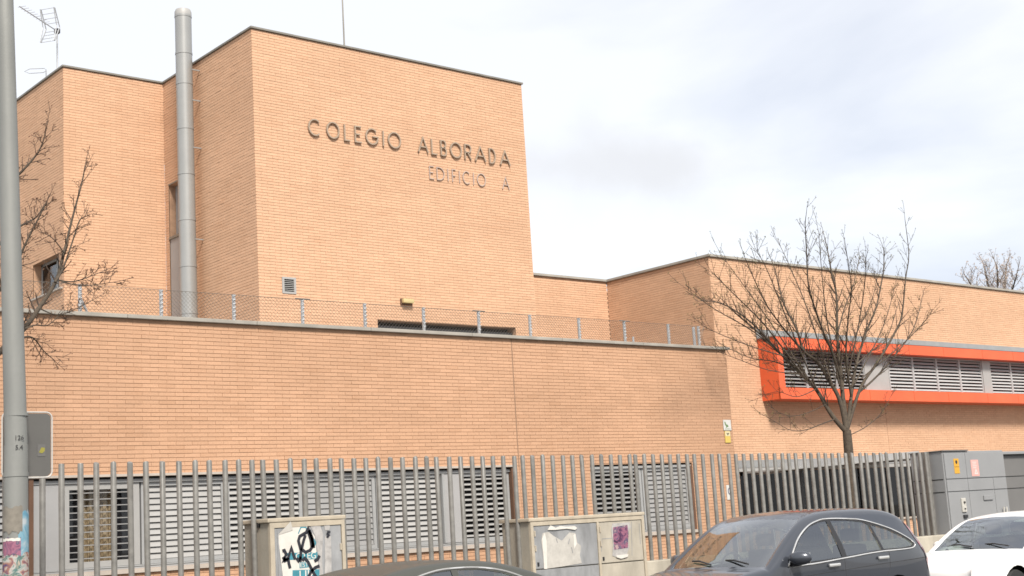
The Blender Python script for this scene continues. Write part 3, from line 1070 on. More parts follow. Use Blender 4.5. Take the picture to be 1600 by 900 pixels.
rod = empty('lightning_rod', (14.87, TY + 0.2, TZ), 'thin dark rod rising from the top of the tower', 'rod')
rp_ = at(538, 72, TY + 0.2)
MB().tube([(rp_.x, TY + 0.2, TZ + 0.04), (rp_.x, TY + 0.2, TZ + 1.9)], [0.018, 0.012], 8).build('rod_shaft', COPMET, rod)
MB().tube([(rp_.x, TY + 0.2, TZ + 0.03), (rp_.x, TY + 0.2, TZ + 0.1)], 0.04, 10).build('base', GALV, rod)

# chain-link fence on the coping
cf = empty('terrace_fence', (14, 18.12, 4.95), 'low chain-link fence with galvanised posts on the front wall coping', 'fence')
PY = 18.12
post_x = [3.9, 5.1, 6.32, 7.53, 8.74, 9.91, 11.1, 12.26, 13.43, 14.6, 15.76, 16.94, 18.1, 19.29, 20.15]
for i, x in enumerate(post_x):
    m_ = MB()
    m_.tube([(x, PY, 4.915), (x, PY, 5.335)], 0.027, 8)
    po = sub(m_.build('post', GALV, cf, smooth=40))
    for k in range(6):
        z = 5.0 + k * 0.06
        MB().tube([(x - 0.02, PY - 0.026, z), (x + 0.02, PY - 0.03, z + 0.02)], 0.007, 5).build('tie', GALV, po)
    if x in (11.1, 14.6, 18.1):
        MB().tube([(x - 0.13, PY - 0.02, 5.335), (x + 0.13, PY - 0.02, 5.335)], 0.012, 6).build('arm', WIRE, po)
    if x == 7.53:
        MB().tube([(x, PY, 5.15), (x + 0.1, PY, 4.95)], 0.018, 6).build('stay', GALV, po)
MB().tube([(20.07, PY + .05, 4.915), (20.07, PY + .05, 5.32)], 0.03, 8).build('post', GALV, cf, smooth=40)
MB().tube([(18.62, PY + 0.3, 4.915), (18.62, PY + 0.3, 5.10)], 0.02, 8).build('stub_post', GALV, cf)
m_ = MB()
zb, zt = 4.93, 5.325
x = 3.9
hh = zt - zb
while x < 20.15:
    m_.tube([(x, PY - 0.03, zb), (min(x + hh, 20.3), PY - 0.03, zt)], 0.0021, 3, caps=False)
    m_.tube([(x, PY - 0.027, zt), (min(x + hh, 20.3), PY - 0.027, zb)], 0.0021, 3, caps=False)
    x += 0.062
for z in (zb, zt):
    m_.tube([(3.9, PY - 0.03, z), (20.15, PY - 0.03, z)], 0.0035, 4, caps=False)
tag(m_.build('chain_link_mesh', WIRE, cf), kind='stuff')


def text_mesh(txt, size, name, m, parent, M4, depth=0.0008):
    cu = bpy.data.curves.new(name, 'FONT')
    cu.body = txt
    cu.size = size
    cu.extrude = depth
    cu.align_x = 'CENTER'
    cu.align_y = 'CENTER'
    o = bpy.data.objects.new(name + '_tmp', cu)
    COL.objects.link(o)
    dg = bpy.context.evaluated_depsgraph_get()
    me = bpy.data.meshes.new_from_object(o.evaluated_get(dg))
    bpy.data.objects.remove(o)
    me.transform(M4)
    me.materials.clear()
    me.materials.append(m)
    ob_ = bpy.data.objects.new(name, me)
    return link(ob_, parent)


def face_front(x, y, z):
    """text plane facing -Y"""
    return Matrix.Translation((x, y, z)) @ Matrix.Rotation(R(90), 4, 'X')


al = empty('alarm_sign', (20.6, FY, 3.25), 'small white alarm plate with green print near the wall end', 'sign')
MB().bevbox(20.50, 20.72, FY - 0.02, FY - 0.004, 3.262, 3.47, 0.004).build('plate', WHITE, al)
m_ = MB()
ribbon(m_, [(20.54, 3.43), (20.56, 3.37), (20.60, 3.36), (20.58, 3.33), (20.63, 3.35)], 0.03, lambda a, b, d: (a, FY - d, b), 0.0205, 0.022)
m_.build('print', GREENI, al)
MB().box(20.53, 20.69, FY - 0.0215, FY - 0.0205, 3.285, 3.295).build('print', GREENI, al)
ay = empty('warning_sign', (20.6, FY, 3.02), 'small yellow notice plate directly below the white alarm plate', 'sign')
MB().bevbox(20.52, 20.675, FY - 0.018, FY - 0.004, 3.02, 3.25, 0.004).build('plate', YELP, ay)
MB().box(20.525, 20.67, FY - 0.0195, FY - 0.0185, 3.15, 3.245).build('print_panel', mat('pale_print', (0.52, 0.46, 0.28), 0.5), ay)
m_ = MB()
ribbon(m_, [(20.57, 3.21), (20.60, 3.18), (20.63, 3.21)], 0.02, lambda a, b, d: (a, FY - d, b), 0.0197, 0.021)
m_.build('print', INK, ay)
nu = empty('number_plaque', (20.5, FY, 1.92), 'white plaque with a dark round mark low on the wall behind the bars', 'sign')
MB().bevbox(20.43, 20.62, FY - 0.016, FY - 0.004, 1.915, 2.2, 0.004).build('plate', WHITE, nu)
m_ = MB()
ribbon(m_, arc(20.52, 2.08, .05, .06, 0, 360, 20), 0.02, lambda a, b, d: (a, FY - d, b), 0.0165, 0.018)
m_.build('print', mat('navy_print', (0.05, 0.06, 0.12), 0.6), nu)

# ------------------------------------------------------------------ street fence
SY = 14.8
sf = empty('street_fence', (14, SY, 0.12), 'row of grey steel tube bars on a concrete plinth before the school', 'fence')
tips = [66.3, 96.3, 124.8, 150.3, 176.9, 203.5, 228.4, 253.2, 279.6, 304.4, 327.2, 350.9, 372.9, 394.1, 410.9, 432.5, 453.1, 474.7, 494.4, 515, 532.8, 552.5,
        570.9, 589.6, 609.7, 628.5, 647.4, 666.6, 681.9, 700.9, 719.1, 737.3, 753.8, 769.7, 786, 803.1, 816.2, 831, 846.6, 862.9, 878.8, 893.9, 909.1, 924.1,
        939.1, 954.1, 968.1, 983.1, 991.9, 1006, 1019.7, 1033.2, 1046.5, 1059.6, 1073.1, 1084.4, 1097.5, 1111.6, 1123.8, 1137.8, 1149.4, 1161.6, 1174, 1185.7,
        1197.1, 1209.7, 1221.5, 1232.2, 1242.9, 1255.6, 1267.3, 1278.1, 1289.4, 1299.7, 1310, 1320.7, 1330.6, 1342.8, 1353.1, 1365.3, 1375.6, 1385, 1397.8,
        1407.1, 1416.9, 1427.2, 1436.6, 1446]
C1X0, C1X1, C2X0, C2X1, CFY = 8.36, 9.41, 12.43, 14.64, 14.55
C1Z, C2Z = 1.905, 1.735
KX0 = 22.70
PZ = 1.03


def tipz(px):
    return 724.5 - (px - 96) * 0.0215 + max(0, (px - 96)) ** 2 * 6.5e-6


bars = [(at(p, tipz(p), SY).x, at(p, tipz(p), SY).z) for p in tips]
x = bars[0][0]
while x > 2.5:
    x -= 0.197
    bars.insert(0, (x, bars[0][1]))
bar_me = None
for x, zt in bars:
    zb = PZ - 0.02
    if C1X0 + 0.03 < x < C1X1:
        zb = C1Z
    if C2X0 + 0.03 < x < C2X1:
        zb = C2Z
    m_ = MB()
    lean = random.gauss(0, 0.004)
    m_.tube([(x, SY, zb), (x + lean, SY + random.gauss(0, 0.004), zt - 0.01), (x + lean, SY, zt)], [0.0325, 0.0325, 0.028], 12)
    m_.build('bar', BARM, sf, smooth=40)
for a, b in ((2.5, C1X0 - 0.01), (C1X1 + 0.01, C2X0 - 0.01), (C2X1 + 0.01, KX0 - 0.02), (27.0, 34)):
    m_ = MB()
    m_.bevbox(a, b, SY - 0.17, SY + 0.17, 0.12, PZ, 0.015)
    m_.build('plinth', CONC, sf)
m_ = MB()
m_.box(2.5, C1X0 - 0.02, SY + 0.034, SY + 0.05, 1.12, 1.17)
m_.box(C1X1 + 0.02, C2X0 - 0.02, SY + 0.034, SY + 0.05, 1.12, 1.17)
# heavier end posts beside the kiosk
for px_, wdt in ((1452, 0.05), (1461, 0.04)):
    p = at(px_, 706, SY)
    MB().box(p.x - wdt, p.x + wdt, SY + 0.05, SY + 0.13, PZ - 0.02, p.z).build('end_post', BARM, sf)

# ------------------------------------------------------------------ street cabinets


def ppf(Yp):
    def fn(a, b, d):
        return (a, Yp - d, b)
    return fn


c1 = empty('utility_cabinet', (8.9, CFY, 0.12), 'grey single-door cabinet with a torn poster and black graffiti', 'cabinet')
m_ = MB()
m_.bevbox(C1X0, C1X1, CFY + 0.03, CFY + 0.62, 0.12, C1Z - 0.03, 0.012)
m_.build('housing', CABG, c1)
MB().bevbox(C1X0 - 0.03, C1X1 + 0.02, CFY - 0.01, CFY + 0.65, C1Z - 0.03, C1Z + 0.02, 0.012).build('top_slab', CABW, c1)
m_ = MB()
for a, b, c, d_ in ((C1X0, C1X0 + 0.06, 0.3, C1Z - 0.035), (C1X1 - 0.045, C1X1, 0.3, C1Z - 0.035), (C1X0 + 0.06, C1X1 - 0.045, C1Z - 0.095, C1Z - 0.035), (C1X0 + 0.06, C1X1 - 0.045, 0.3, 0.36)):
    m_.box(a, b, CFY - 0.004, CFY + 0.04, c, d_)
m_.build('frame', CABW, c1)
dr = sub(MB().bevbox(C1X0 + 0.068, C1X1 - 0.053, CFY + 0.006, CFY + 0.03, 0.37, C1Z - 0.103, 0.004).build('door', CABD, c1))
MB().bevbox(C1X1 - 0.075, C1X1 - 0.055, CFY - 0.012, CFY + 0.006, 1.50, 1.58, 0.003).build('hinge', CABW, dr)
MB().bevbox(C1X0 + 0.1, C1X0 + 0.115, CFY - 0.004, CFY + 0.006, 0.37, C1Z - 0.11, 0.002).build('rib', CABD, dr)
MB().tube([(C1X0 - 0.03, CFY + 0.25, C1Z - 0.05), (C1X0 + 0.0, CFY + 0.25, C1Z - 0.05)], 0.03, 10).build('cable_gland', BLKPL, c1)
# torn poster with teal print and black paint
po = empty('torn_poster', (8.85, CFY, 1.3), 'torn white poster with teal print and black scrawl on the cabinet', 'poster')


def cab(px, py, Y=CFY):
    p = at(px, py, Y)
    return (p.x, p.z)


outline = [cab(434, 836), (cab(452, 827)), (cab(457, 815)), cab(478, 817), cab(484, 828), cab(492, 838), cab(494, 860), cab(497, 880), cab(499, 905), cab(498, 940), cab(446, 948), cab(442, 900), cab(438, 868)]
m_ = MB()
m_.prism(outline, ppf(CFY), -0.003, 0.0)
m_.build('sheet', PAPER, po)
m_ = MB()
f0, f1, f2 = cab(434, 836), cab(452, 812), cab(457, 828)
m_.face([(f0[0], CFY - 0.002, f0[1]), (f1[0], CFY - 0.035, f1[1] - 0.02), (f2[0], CFY - 0.004, f2[1])])
m_.face([(f0[0], CFY - 0.003, f0[1] - 0.002), (f1[0], CFY - 0.037, f1[1] - 0.022), (f2[0], CFY - 0.006, f2[1] - 0.002)])
m_.build('curled_corner', PAPER, po)
m_ = MB()
m_.prism([cab(482, 816), cab(500, 820), cab(505, 835), cab(503, 870), cab(505, 900), cab(499, 900), cab(497, 870), cab(493, 838)], ppf(CFY), -0.004, -0.001)
m_.prism([cab(508, 838), cab(517, 838), cab(518, 870), cab(518, 930), cab(507, 930), cab(508, 880)], ppf(CFY), -0.004, -0.001)
m_.prism([cab(505, 812), cab(516, 812), cab(515, 828), cab(508, 829)], ppf(CFY), -0.004, -0.001)
m_.build('paper_scraps', PAPERG, po)
for (xa, ya, xb, yb) in ((449, 864, 496, 875), (468, 879, 482, 888), (457, 891, 499, 908)):
    q_ = [cab(xa, ya), cab(xb, ya - 1.5), cab(xb, yb - 1.5), cab(xa, yb)]
    m_ = MB()
    m_.prism(q_, ppf(CFY), 0.0008, 0.0018)
    m_.build('teal_band', TEAL, po)
for txt, xx, yy, s_ in (('OTEG', 478, 869, 0.11), ('EST', 475, 883, 0.075), ('UJE', 480, 899, 0.16)):
    c_ = cab(xx, yy)
    text_mesh(txt, s_, 'print', PAPER, po, face_front(c_[0], CFY - 0.0030, c_[1]) @ Matrix.Rotation(R(0), 4, 'Z'))
m_ = MB()
ribbon(m_, [cab(*p) for p in ((466, 834), (470, 824), (478, 824), (480, 832))], 0.014, ppf(CFY), 0.0004, 0.0014)
ribbon(m_, [cab(*p) for p in ((490, 842), (493, 848), (490, 856))], 0.02, ppf(CFY), 0.0004, 0.0014)
m_.build('teal_emblem', TEAL, po)
strokes = [[(441, 861), (444, 860), (447, 866), (443, 876), (450, 872), (455, 856), (458, 866), (461, 874)], [(450, 872), (451, 880), (453, 888)],
           [(442, 870), (445, 876), (449, 874)],
           [(469, 878), (470, 860), (466, 845), (468, 838), (478, 832), (481, 826), (486, 838), (489, 852), (484, 860), (477, 863), (471, 858), (474, 845), (477, 836)],
           [(481, 830), (485, 842), (487, 855)], [(483, 828), (488, 842), (490, 856)],
           [(472, 876), (476, 872), (481, 878), (485, 886), (490, 896), (494, 902)], [(499, 884), (492, 887), (486, 893), (481, 903)], [(499, 868), (496, 874), (491, 877)], [(463, 872), (466, 876), (470, 870)]]
m_ = MB()
for st in strokes:
    ribbon(m_, [cab(*p) for p in st], 0.038, ppf(CFY), 0.0042, 0.0052)
ribbon(m_, [cab(*p) for p in ((516, 831), (512, 831), (511, 834), (514, 836), (512, 839), (510, 838))], 0.022, ppf(CFY), 0.0042, 0.0052)
m_.build('spray_scrawl', INK, po)

c2 = empty('utility_cabinet', (13.5, CFY, 0.12), 'wide beige double cabinet with paper residue behind the dark cars', 'cabinet')
m_ = MB()
m_.bevbox(C2X0, C2X1, CFY + 0.03, CFY + 0.62, 0.12, C2Z - 0.03, 0.012)
m_.build('housing', CABG, c2)
MB().bevbox(C2X0 - 0.03, C2X1 + 0.02, CFY - 0.01, CFY + 0.65, C2Z - 0.03, C2Z + 0.02, 0.012).build('top_slab', CABW, c2)
xm = at(936, 850, CFY).x
zsp = at(930, 882, CFY).z
m_ = MB()
for a, b, c, d_ in ((C2X0, C2X0 + 0.05, 0.3, C2Z - 0.035), (C2X1 - 0.05, C2X1, 0.3, C2Z - 0.035), (xm - 0.02, xm + 0.02, 0.3, C2Z - 0.09), (C2X0 + 0.05, C2X1 - 0.05, C2Z - 0.088, C2Z - 0.035)):
    m_.box(a, b, CFY - 0.004, CFY + 0.04, c, d_)
m_.build('frame', CABW, c2)
for a, b, mt_ in ((C2X0 + 0.058, xm - 0.026, CABD), (xm + 0.026, C2X1 - 0.058, CABE)):
    d1_ = sub(MB().bevbox(a, b, CFY + 0.006, CFY + 0.03, zsp + 0.008, C2Z - 0.097, 0.004).build('door', mt_, c2))
    MB().bevbox(a, b, CFY + 0.006, CFY + 0.03, 0.34, zsp - 0.008, 0.004).build('door', mt_, c2)
    for z in (1.35, 1.55):
        MB().bevbox(a + 0.002, a + 0.02, CFY - 0.01, CFY + 0.006, z - 0.05, z + 0.03, 0.003).build('hinge', CABW, d1_)
    MB().bevbox(a + 0.03, a + 0.06, CFY - 0.006, CFY + 0.006, 1.1, 1.15, 0.003).build('lock', BLKPL, d1_)
pr_ = empty('paper_residue', (13.0, CFY, 1.3), 'ragged white paper remains on the grey left cabinet door', 'poster')
m_ = MB()
m_.prism([cab(856, 828), cab(860, 821), cab(868, 825), cab(875, 822), cab(885, 823), cab(897, 822), cab(901, 825), cab(898, 828), cab(885, 826), cab(866, 828)], ppf(CFY), -0.004, 0.012)
m_.build('torn_strip', PAPER, pr_)
m_ = MB()
m_.prism([cab(848, 833), cab(857, 831), cab(866, 838), cab(878, 845), cab(890, 832), cab(899, 833), cab(902, 848), cab(908, 853), cab(906, 868), cab(909, 880), cab(880, 885), cab(852, 889), cab(849, 868), cab(846, 846)], ppf(CFY), -0.004, -0.0005)
m_.build('faded_sheet', mat('faded_paper', (0.38, 0.365, 0.335), 0.9, var=0.14, vscale=10), pr_)
m_ = MB()
m_.prism([cab(847, 842), cab(851, 832), cab(854, 845), cab(855, 889), cab(850, 889), cab(849, 868)], ppf(CFY), 0.0, 0.0018)
m_.prism([cab(896, 836), cab(899, 834), cab(901, 850), cab(897, 858)], ppf(CFY), 0.0, 0.0018)
m_.build('paper_edge', PAPER, pr_)
m_ = MB()
for st in (((890, 842), (888, 850)), ((893, 855), (895, 864)), ((869, 841), (871, 848))):
    ribbon(m_, [cab(*p) for p in st], 0.012, ppf(CFY), 0.0, 0.0022)
m_.build('tear_mark', CABD, pr_)
pp = empty('small_poster', (14.2, CFY, 1.35), 'small faded purple and pink poster on the beige cabinet door', 'poster')
m_ = MB()
m_.prism([cab(957, 818), cab(984, 816), cab(986, 824), cab(981, 832), cab(983, 856), cab(978, 871), cab(966, 872), cab(957, 868), cab(958, 850), cab(955, 828)], ppf(CFY), -0.004, 0.0)
m_.build('sheet', PAPERG, pp)
m_ = MB()
m_.prism([cab(958, 824), cab(980, 820), cab(982, 833), cab(981, 856), cab(960, 859), cab(958, 840)], ppf(CFY), 0.0005, 0.0016)
m_.build('print', COLL1, pp)
m_ = MB()
m_.prism([cab(962, 868), cab(971, 867), cab(981, 866), cab(980, 870), cab(970, 873), cab(963, 871)], ppf(CFY), 0.0005, 0.012)
m_.build('torn_edge', PAPER, pp)
for st in (((933, 814), (933, 846)), ((934, 815), (952, 814)), ((941, 842), (957, 841)), ((941, 843), (940, 862)), ((987, 815), (988, 868)), ((999, 818), (1001, 850))):
    m_ = MB()
    ribbon(m_, [cab(*p) for p in st], 0.009, ppf(CFY), -0.005, -0.0042)
    m_.build('glue_mark', CABD, pp)

# ------------------------------------------------------------------ grey kiosks on the right
KY = 14.6


def kpt(px, py, Y=KY):
    p = at(px, py, Y)
    return p.x, p.z


ki = empty('electric_kiosk', (23.7, KY, 0.12), 'tall light grey electric kiosk with warning plates beside the bars', 'kiosk')
kz = 2.555
KX1 = 24.80
MB().bevbox(KX0, KX1, KY + 0.02, KY + 0.72, 0.12, kz, 0.012).build('housing', KIOSK, ki)
MB().bevbox(KX0 - 0.02, 23.55, KY - 0.01, KY + 0.74, kz + 0.002, kz + 0.02, 0.006).build('lid', KIOSK2, ki)
xs_ = [KX0 + 0.02, kpt(1513, 760)[0], kpt(1553, 760)[0], KX1 - 0.02]
zs_ = [0.3, kpt(1475, 769)[1], kpt(1475, 749)[1], kz - 0.03]
for i in range(3):
    for j in range(3):
        if j == 2 and i == 1:
            continue
        xa, xb = xs_[i] + 0.006, xs_[i + 1] - 0.006
        if j == 2 and i == 2:
            xa = xs_[1] + 0.006
        MB().bevbox(xa, xb, KY - 0.004, KY + 0.02, zs_[j] + 0.008, zs_[j + 1] - 0.008, 0.003).build('door', KIOSK, ki)
for z in (zs_[1], zs_[2]):
    MB().box(KX0 - 0.004, KX0 + 0.001, KY + 0.05, KY + 0.70, z - 0.008, z + 0.008).build('seam', GAP, ki)
a = kpt(1494, 727)
MB().bevbox(a[0] - 0.085, a[0] + 0.085, KY - 0.010, KY - 0.005, a[1] - 0.155, a[1] + 0.125, 0.002).build('warning_plate', YELL, ki)
m_ = MB()
ribbon(m_, arc(a[0], a[1] + 0.06, .018, .02, 0, 360, 12), 0.03, ppf(KY), 0.0105, 0.0115)
ribbon(m_, [(a[0] - 0.075, a[1] - 0.03), (a[0] + 0.075, a[1] - 0.03)], 0.006, ppf(KY), 0.0105, 0.0115)
m_.build('print', INK, ki)
a = kpt(1523, 732)
MB().bevbox(a[0] - 0.13, a[0] + 0.13, KY - 0.010, KY - 0.005, a[1] - 0.145, a[1] + 0.165, 0.002).build('notice_plate', PINK, ki)
m_ = MB()
ribbon(m_, arc(a[0] + 0.02, a[1] - 0.07, .05, .05, 90, 450, 3), 0.02, ppf(KY), 0.0105, 0.0115)
for k in range(4):
    ribbon(m_, [(a[0] - 0.08, a[1] + 0.12 - k * .035), (a[0] + 0.06 - 0.02 * (k % 2), a[1] + 0.12 - k * .035)], 0.012, ppf(KY), 0.0105, 0.0115)
m_.build('print', WHITE, ki)
a = kpt(1505, 790)
MB().bevbox(a[0] - 0.07, a[0] + 0.07, KY - 0.03, KY - 0.005, a[1] - 0.12, a[1] + 0.14, 0.01).build('handle_plate', STEEL, ki)
m_ = MB()
m_.tube([(a[0], KY - 0.03, a[1] + 0.06), (a[0], KY - 0.05, a[1] + 0.06)], 0.02, 10)
m_.tube([(a[0], KY - 0.03, a[1] - 0.06), (a[0], KY - 0.05, a[1] - 0.06)], 0.014, 10)
m_.build('lock', BLKPL, ki)
MB().bevbox(a[0] - 0.05, a[0] + 0.07, KY - 0.04, KY - 0.005, a[1] - 0.23, a[1] - 0.17, 0.008).build('padlock', BLKPL, ki)
a = kpt(1543, 777)
MB().bevbox(a[0] - 0.16, a[0] + 0.16, KY - 0.03, KY - 0.005, a[1] - 0.05, a[1] + 0.04, 0.008).build('flap', KIOSK, ki)
a = kpt(1571, 800)
m_ = MB()
m_.tube([(a[0] - 0.12, KY - 0.05, a[1] - 0.25), (a[0] - 0.12, KY - 0.05, a[1] + 0.1)], 0.014, 8)
m_.tube([(a[0] - 0.02, KY - 0.05, a[1] - 0.25), (a[0] - 0.02, KY - 0.05, a[1] + 0.1)], 0.014, 8)
m_.build('conduit', STEEL, ki)
k2 = empty('electric_kiosk', (25.9, KY, 0.12), 'dull dark grey kiosk at the right edge behind the white car', 'kiosk')
MB().bevbox(KX1 + 0.03, 27.0, KY + 0.12, KY + 0.72, 0.12, 2.47, 0.012).build('housing', KIOSK2, k2)
MB().bevbox(KX1 + 0.0, 27.03, KY + 0.02, KY + 0.74, 2.472, 2.53, 0.01).build('lid', KIOSK, k2)
for j in range(3):
    MB().bevbox(KX1 + 0.05, 25.95, KY + 0.10, KY + 0.12, zs_[j] + 0.01, min(zs_[j + 1], 2.45) - 0.01, 0.003).build('door', KIOSK2, k2)
    MB().bevbox(25.97, 26.95, KY + 0.10, KY + 0.12, zs_[j] + 0.01, min(zs_[j + 1], 2.45) - 0.01, 0.003).build('door', KIOSK2, k2)

# ------------------------------------------------------------------ lamp post, sign, posters on it
LPX, LPY = 4.76, 13.3
pts = [(at(px, py, LPY), wpx) for px, py, wpx in ((25, 890, 35), (25, 740, 34), (22, 500, 31), (12, 160, 27))]
lpx = pts[1][0].x
post = empty('lamp_post', (lpx, LPY, 0.12), 'tall tapered grey metal lamp post at the left edge', 'lamp post')
m_ = MB()
m_.tube([(lpx, LPY, 0.12), (lpx, LPY, 2.72), (lpx, LPY, 2.72), (lpx - 0.2, LPY, 10.0)], [0.118, 0.112, 0.108, 0.072], 24)
m_.build('shaft', POLEM, post, smooth=40)
MB().tube([(lpx, LPY, 0.12), (lpx, LPY, 0.16)], 0.2, 24).build('base_plate', POLEM, post, smooth=40)
zc = at(22, 742, LPY).z
MB().tube([(lpx, LPY, zc - 0.02), (lpx, LPY, zc + 0.02)], 0.118, 24).build('clamp', POLEM, post, smooth=40)
MB().tube([(lpx, LPY, 3.0), (lpx, LPY, 3.03)], 0.114, 24).build('clamp', POLEM, post, smooth=40)
m_ = MB()
m_.tube([(lpx - 0.2, LPY, 9.9), (lpx - 0.16, LPY - 0.3, 10.3), (lpx + 0.1, LPY - 1.2, 10.45)], [0.05, 0.045, 0.04], 12)
m_.build('arm', POLEM, post, smooth=40)
MB().bevbox(lpx - 0.05, lpx + 0.25, LPY - 2.0, LPY - 1.15, 10.4, 10.52, 0.03).build('lamp_head', KIOSK, post, smooth=40)
for txt, yy in (('126', 684), ('5.4', 699)):
    p_ = at(34, yy, LPY - 0.115)
    cx_ = p_.x
    # set on the shaft, turned toward the viewer's side
    ang = math.atan2(-(LPY) * 1.0, -(lpx)) + R(14)
    nrm = Vector((math.cos(ang), math.sin(ang), 0))
    pos = Vector((lpx, LPY, p_.z)) + nrm * 0.1165
    M4 = Matrix.Translation(pos) @ Matrix.Rotation(ang + R(90), 4, 'Z') @ Matrix.Rotation(R(90), 4, 'X')
    text_mesh(txt, 0.062, 'stencil_number', TEXTK, post, M4)


def wrap(name, zlo, zhi, a0, a1, m, parent, rad=0.1185, n=12, rag=0.02):
    base = math.atan2(-LPY, -lpx)
    mb = MB()
    top, bot = [], []
    for i in range(n + 1):
        a_ = base + R(a0 + (a1 - a0) * i / n)
        top.append((lpx + rad * math.cos(a_), LPY + rad * math.sin(a_), zhi + random.uniform(-rag, rag)))
        bot.append((lpx + rad * math.cos(a_), LPY + rad * math.sin(a_), zlo + random.uniform(-rag, rag)))
    for i in range(n):
        mb.face([bot[i], bot[i + 1], top[i + 1], top[i]])
    return mb.build(name, m, parent)


ps = empty('pasted_posters', (lpx, LPY - 0.12, 1.2), 'layers of torn colourful bills pasted round the lamp post', 'poster')
zz = lambda py: at(25, py, LPY).z
wrap('blue_bill', zz(880), zz(800), 10, 88, COLLB, ps, 0.1175)
wrap('grey_bill', zz(832), zz(792), -80, 30, mat('grey_bill', (0.17, 0.155, 0.13), 0.9, var=0.2, vscale=12), ps, 0.1185)
wrap('white_strip', zz(845), zz(841), -75, 20, PAPER, ps, 0.1205, rag=0.006)
wrap('purple_bill', zz(868), zz(842), -75, 22, COLL1, ps, 0.1195)
wrap('mixed_bill', zz(930), zz(866), -85, 80, COLL2, ps, 0.12)

sg = empty('sign_panel', (5.0, LPY + 0.14, 2.4), 'back of a rounded grey sign panel fixed behind the lamp post', 'sign')


def rrect(x0, x1, z0, z1, r_, n=6):
    o = []
    for cx_, cz_, a0 in ((x1 - r_, z1 - r_, 0), (x0 + r_, z1 - r_, 90), (x0 + r_, z0 + r_, 180), (x1 - r_, z0 + r_, 270)):
        o += [(cx_ + r_ * math.cos(R(a0 + 90 * i / n)), cz_ + r_ * math.sin(R(a0 + 90 * i / n))) for i in range(n + 1)]
    return o


sy_ = LPY + 0.155
a, b = at(4, 700, sy_), at(82, 700, sy_)
zt_, zb_ = at(60, 644, sy_).z, at(60, 746, sy_).z
xc_ = (a.x + b.x) / 2
hwid = (b.x - a.x) / 2
m_ = MB()
m_.prism(rrect(-hwid + 0.012, hwid - 0.012, zb_ + 0.012, zt_ - 0.012, 0.05), lambda p, q_, d: (xc_ + p, sy_ + d, q_), 0.012, 0.02)
m_.build('panel', SIGNB, sg)
m_ = MB()
oo = rrect(-hwid, hwid, zb_, zt_, 0.06)
m_.tube([(xc_ + p, sy_ + 0.012, q_) for p, q_ in oo], 0.008, 8, closed=True)
m_.build('rim', mat('rim_grey', (0.42, 0.41, 0.39), 0.4), sg, smooth=60)
MB().box(xc_ - 0.2, xc_ - 0.06, sy_ - 0.02, sy_ + 0.01, zt_ - 0.30, zt_ - 0.26).build('fixing_rail', GALV, sg)
st = at(66, 702, sy_)
MB().box(st.x - 0.045, st.x + 0.035, sy_ + 0.0085, sy_ + 0.0115, st.z - 0.07, st.z + 0.05).build('sticker', PANEL.copy() if False else mat('sticker_grey', (0.10, 0.098, 0.095), 0.6), sg)
m_ = MB()
m_.prism([(st.x - 0.03, st.z - 0.03), (st.x - 0.005, st.z + 0.02), (st.x + 0.03, st.z + 0.015), (st.x + 0.025, st.z - 0.02), (st.x - 0.0, st.z - 0.04)], lambda p, q_, d: (p, sy_ + d, q_), 0.0065, 0.0083)
m_.build('sticker_print', mat('sticker_yellow', (0.22, 0.2, 0.03), 0.6), sg)

# ------------------------------------------------------------------ trees


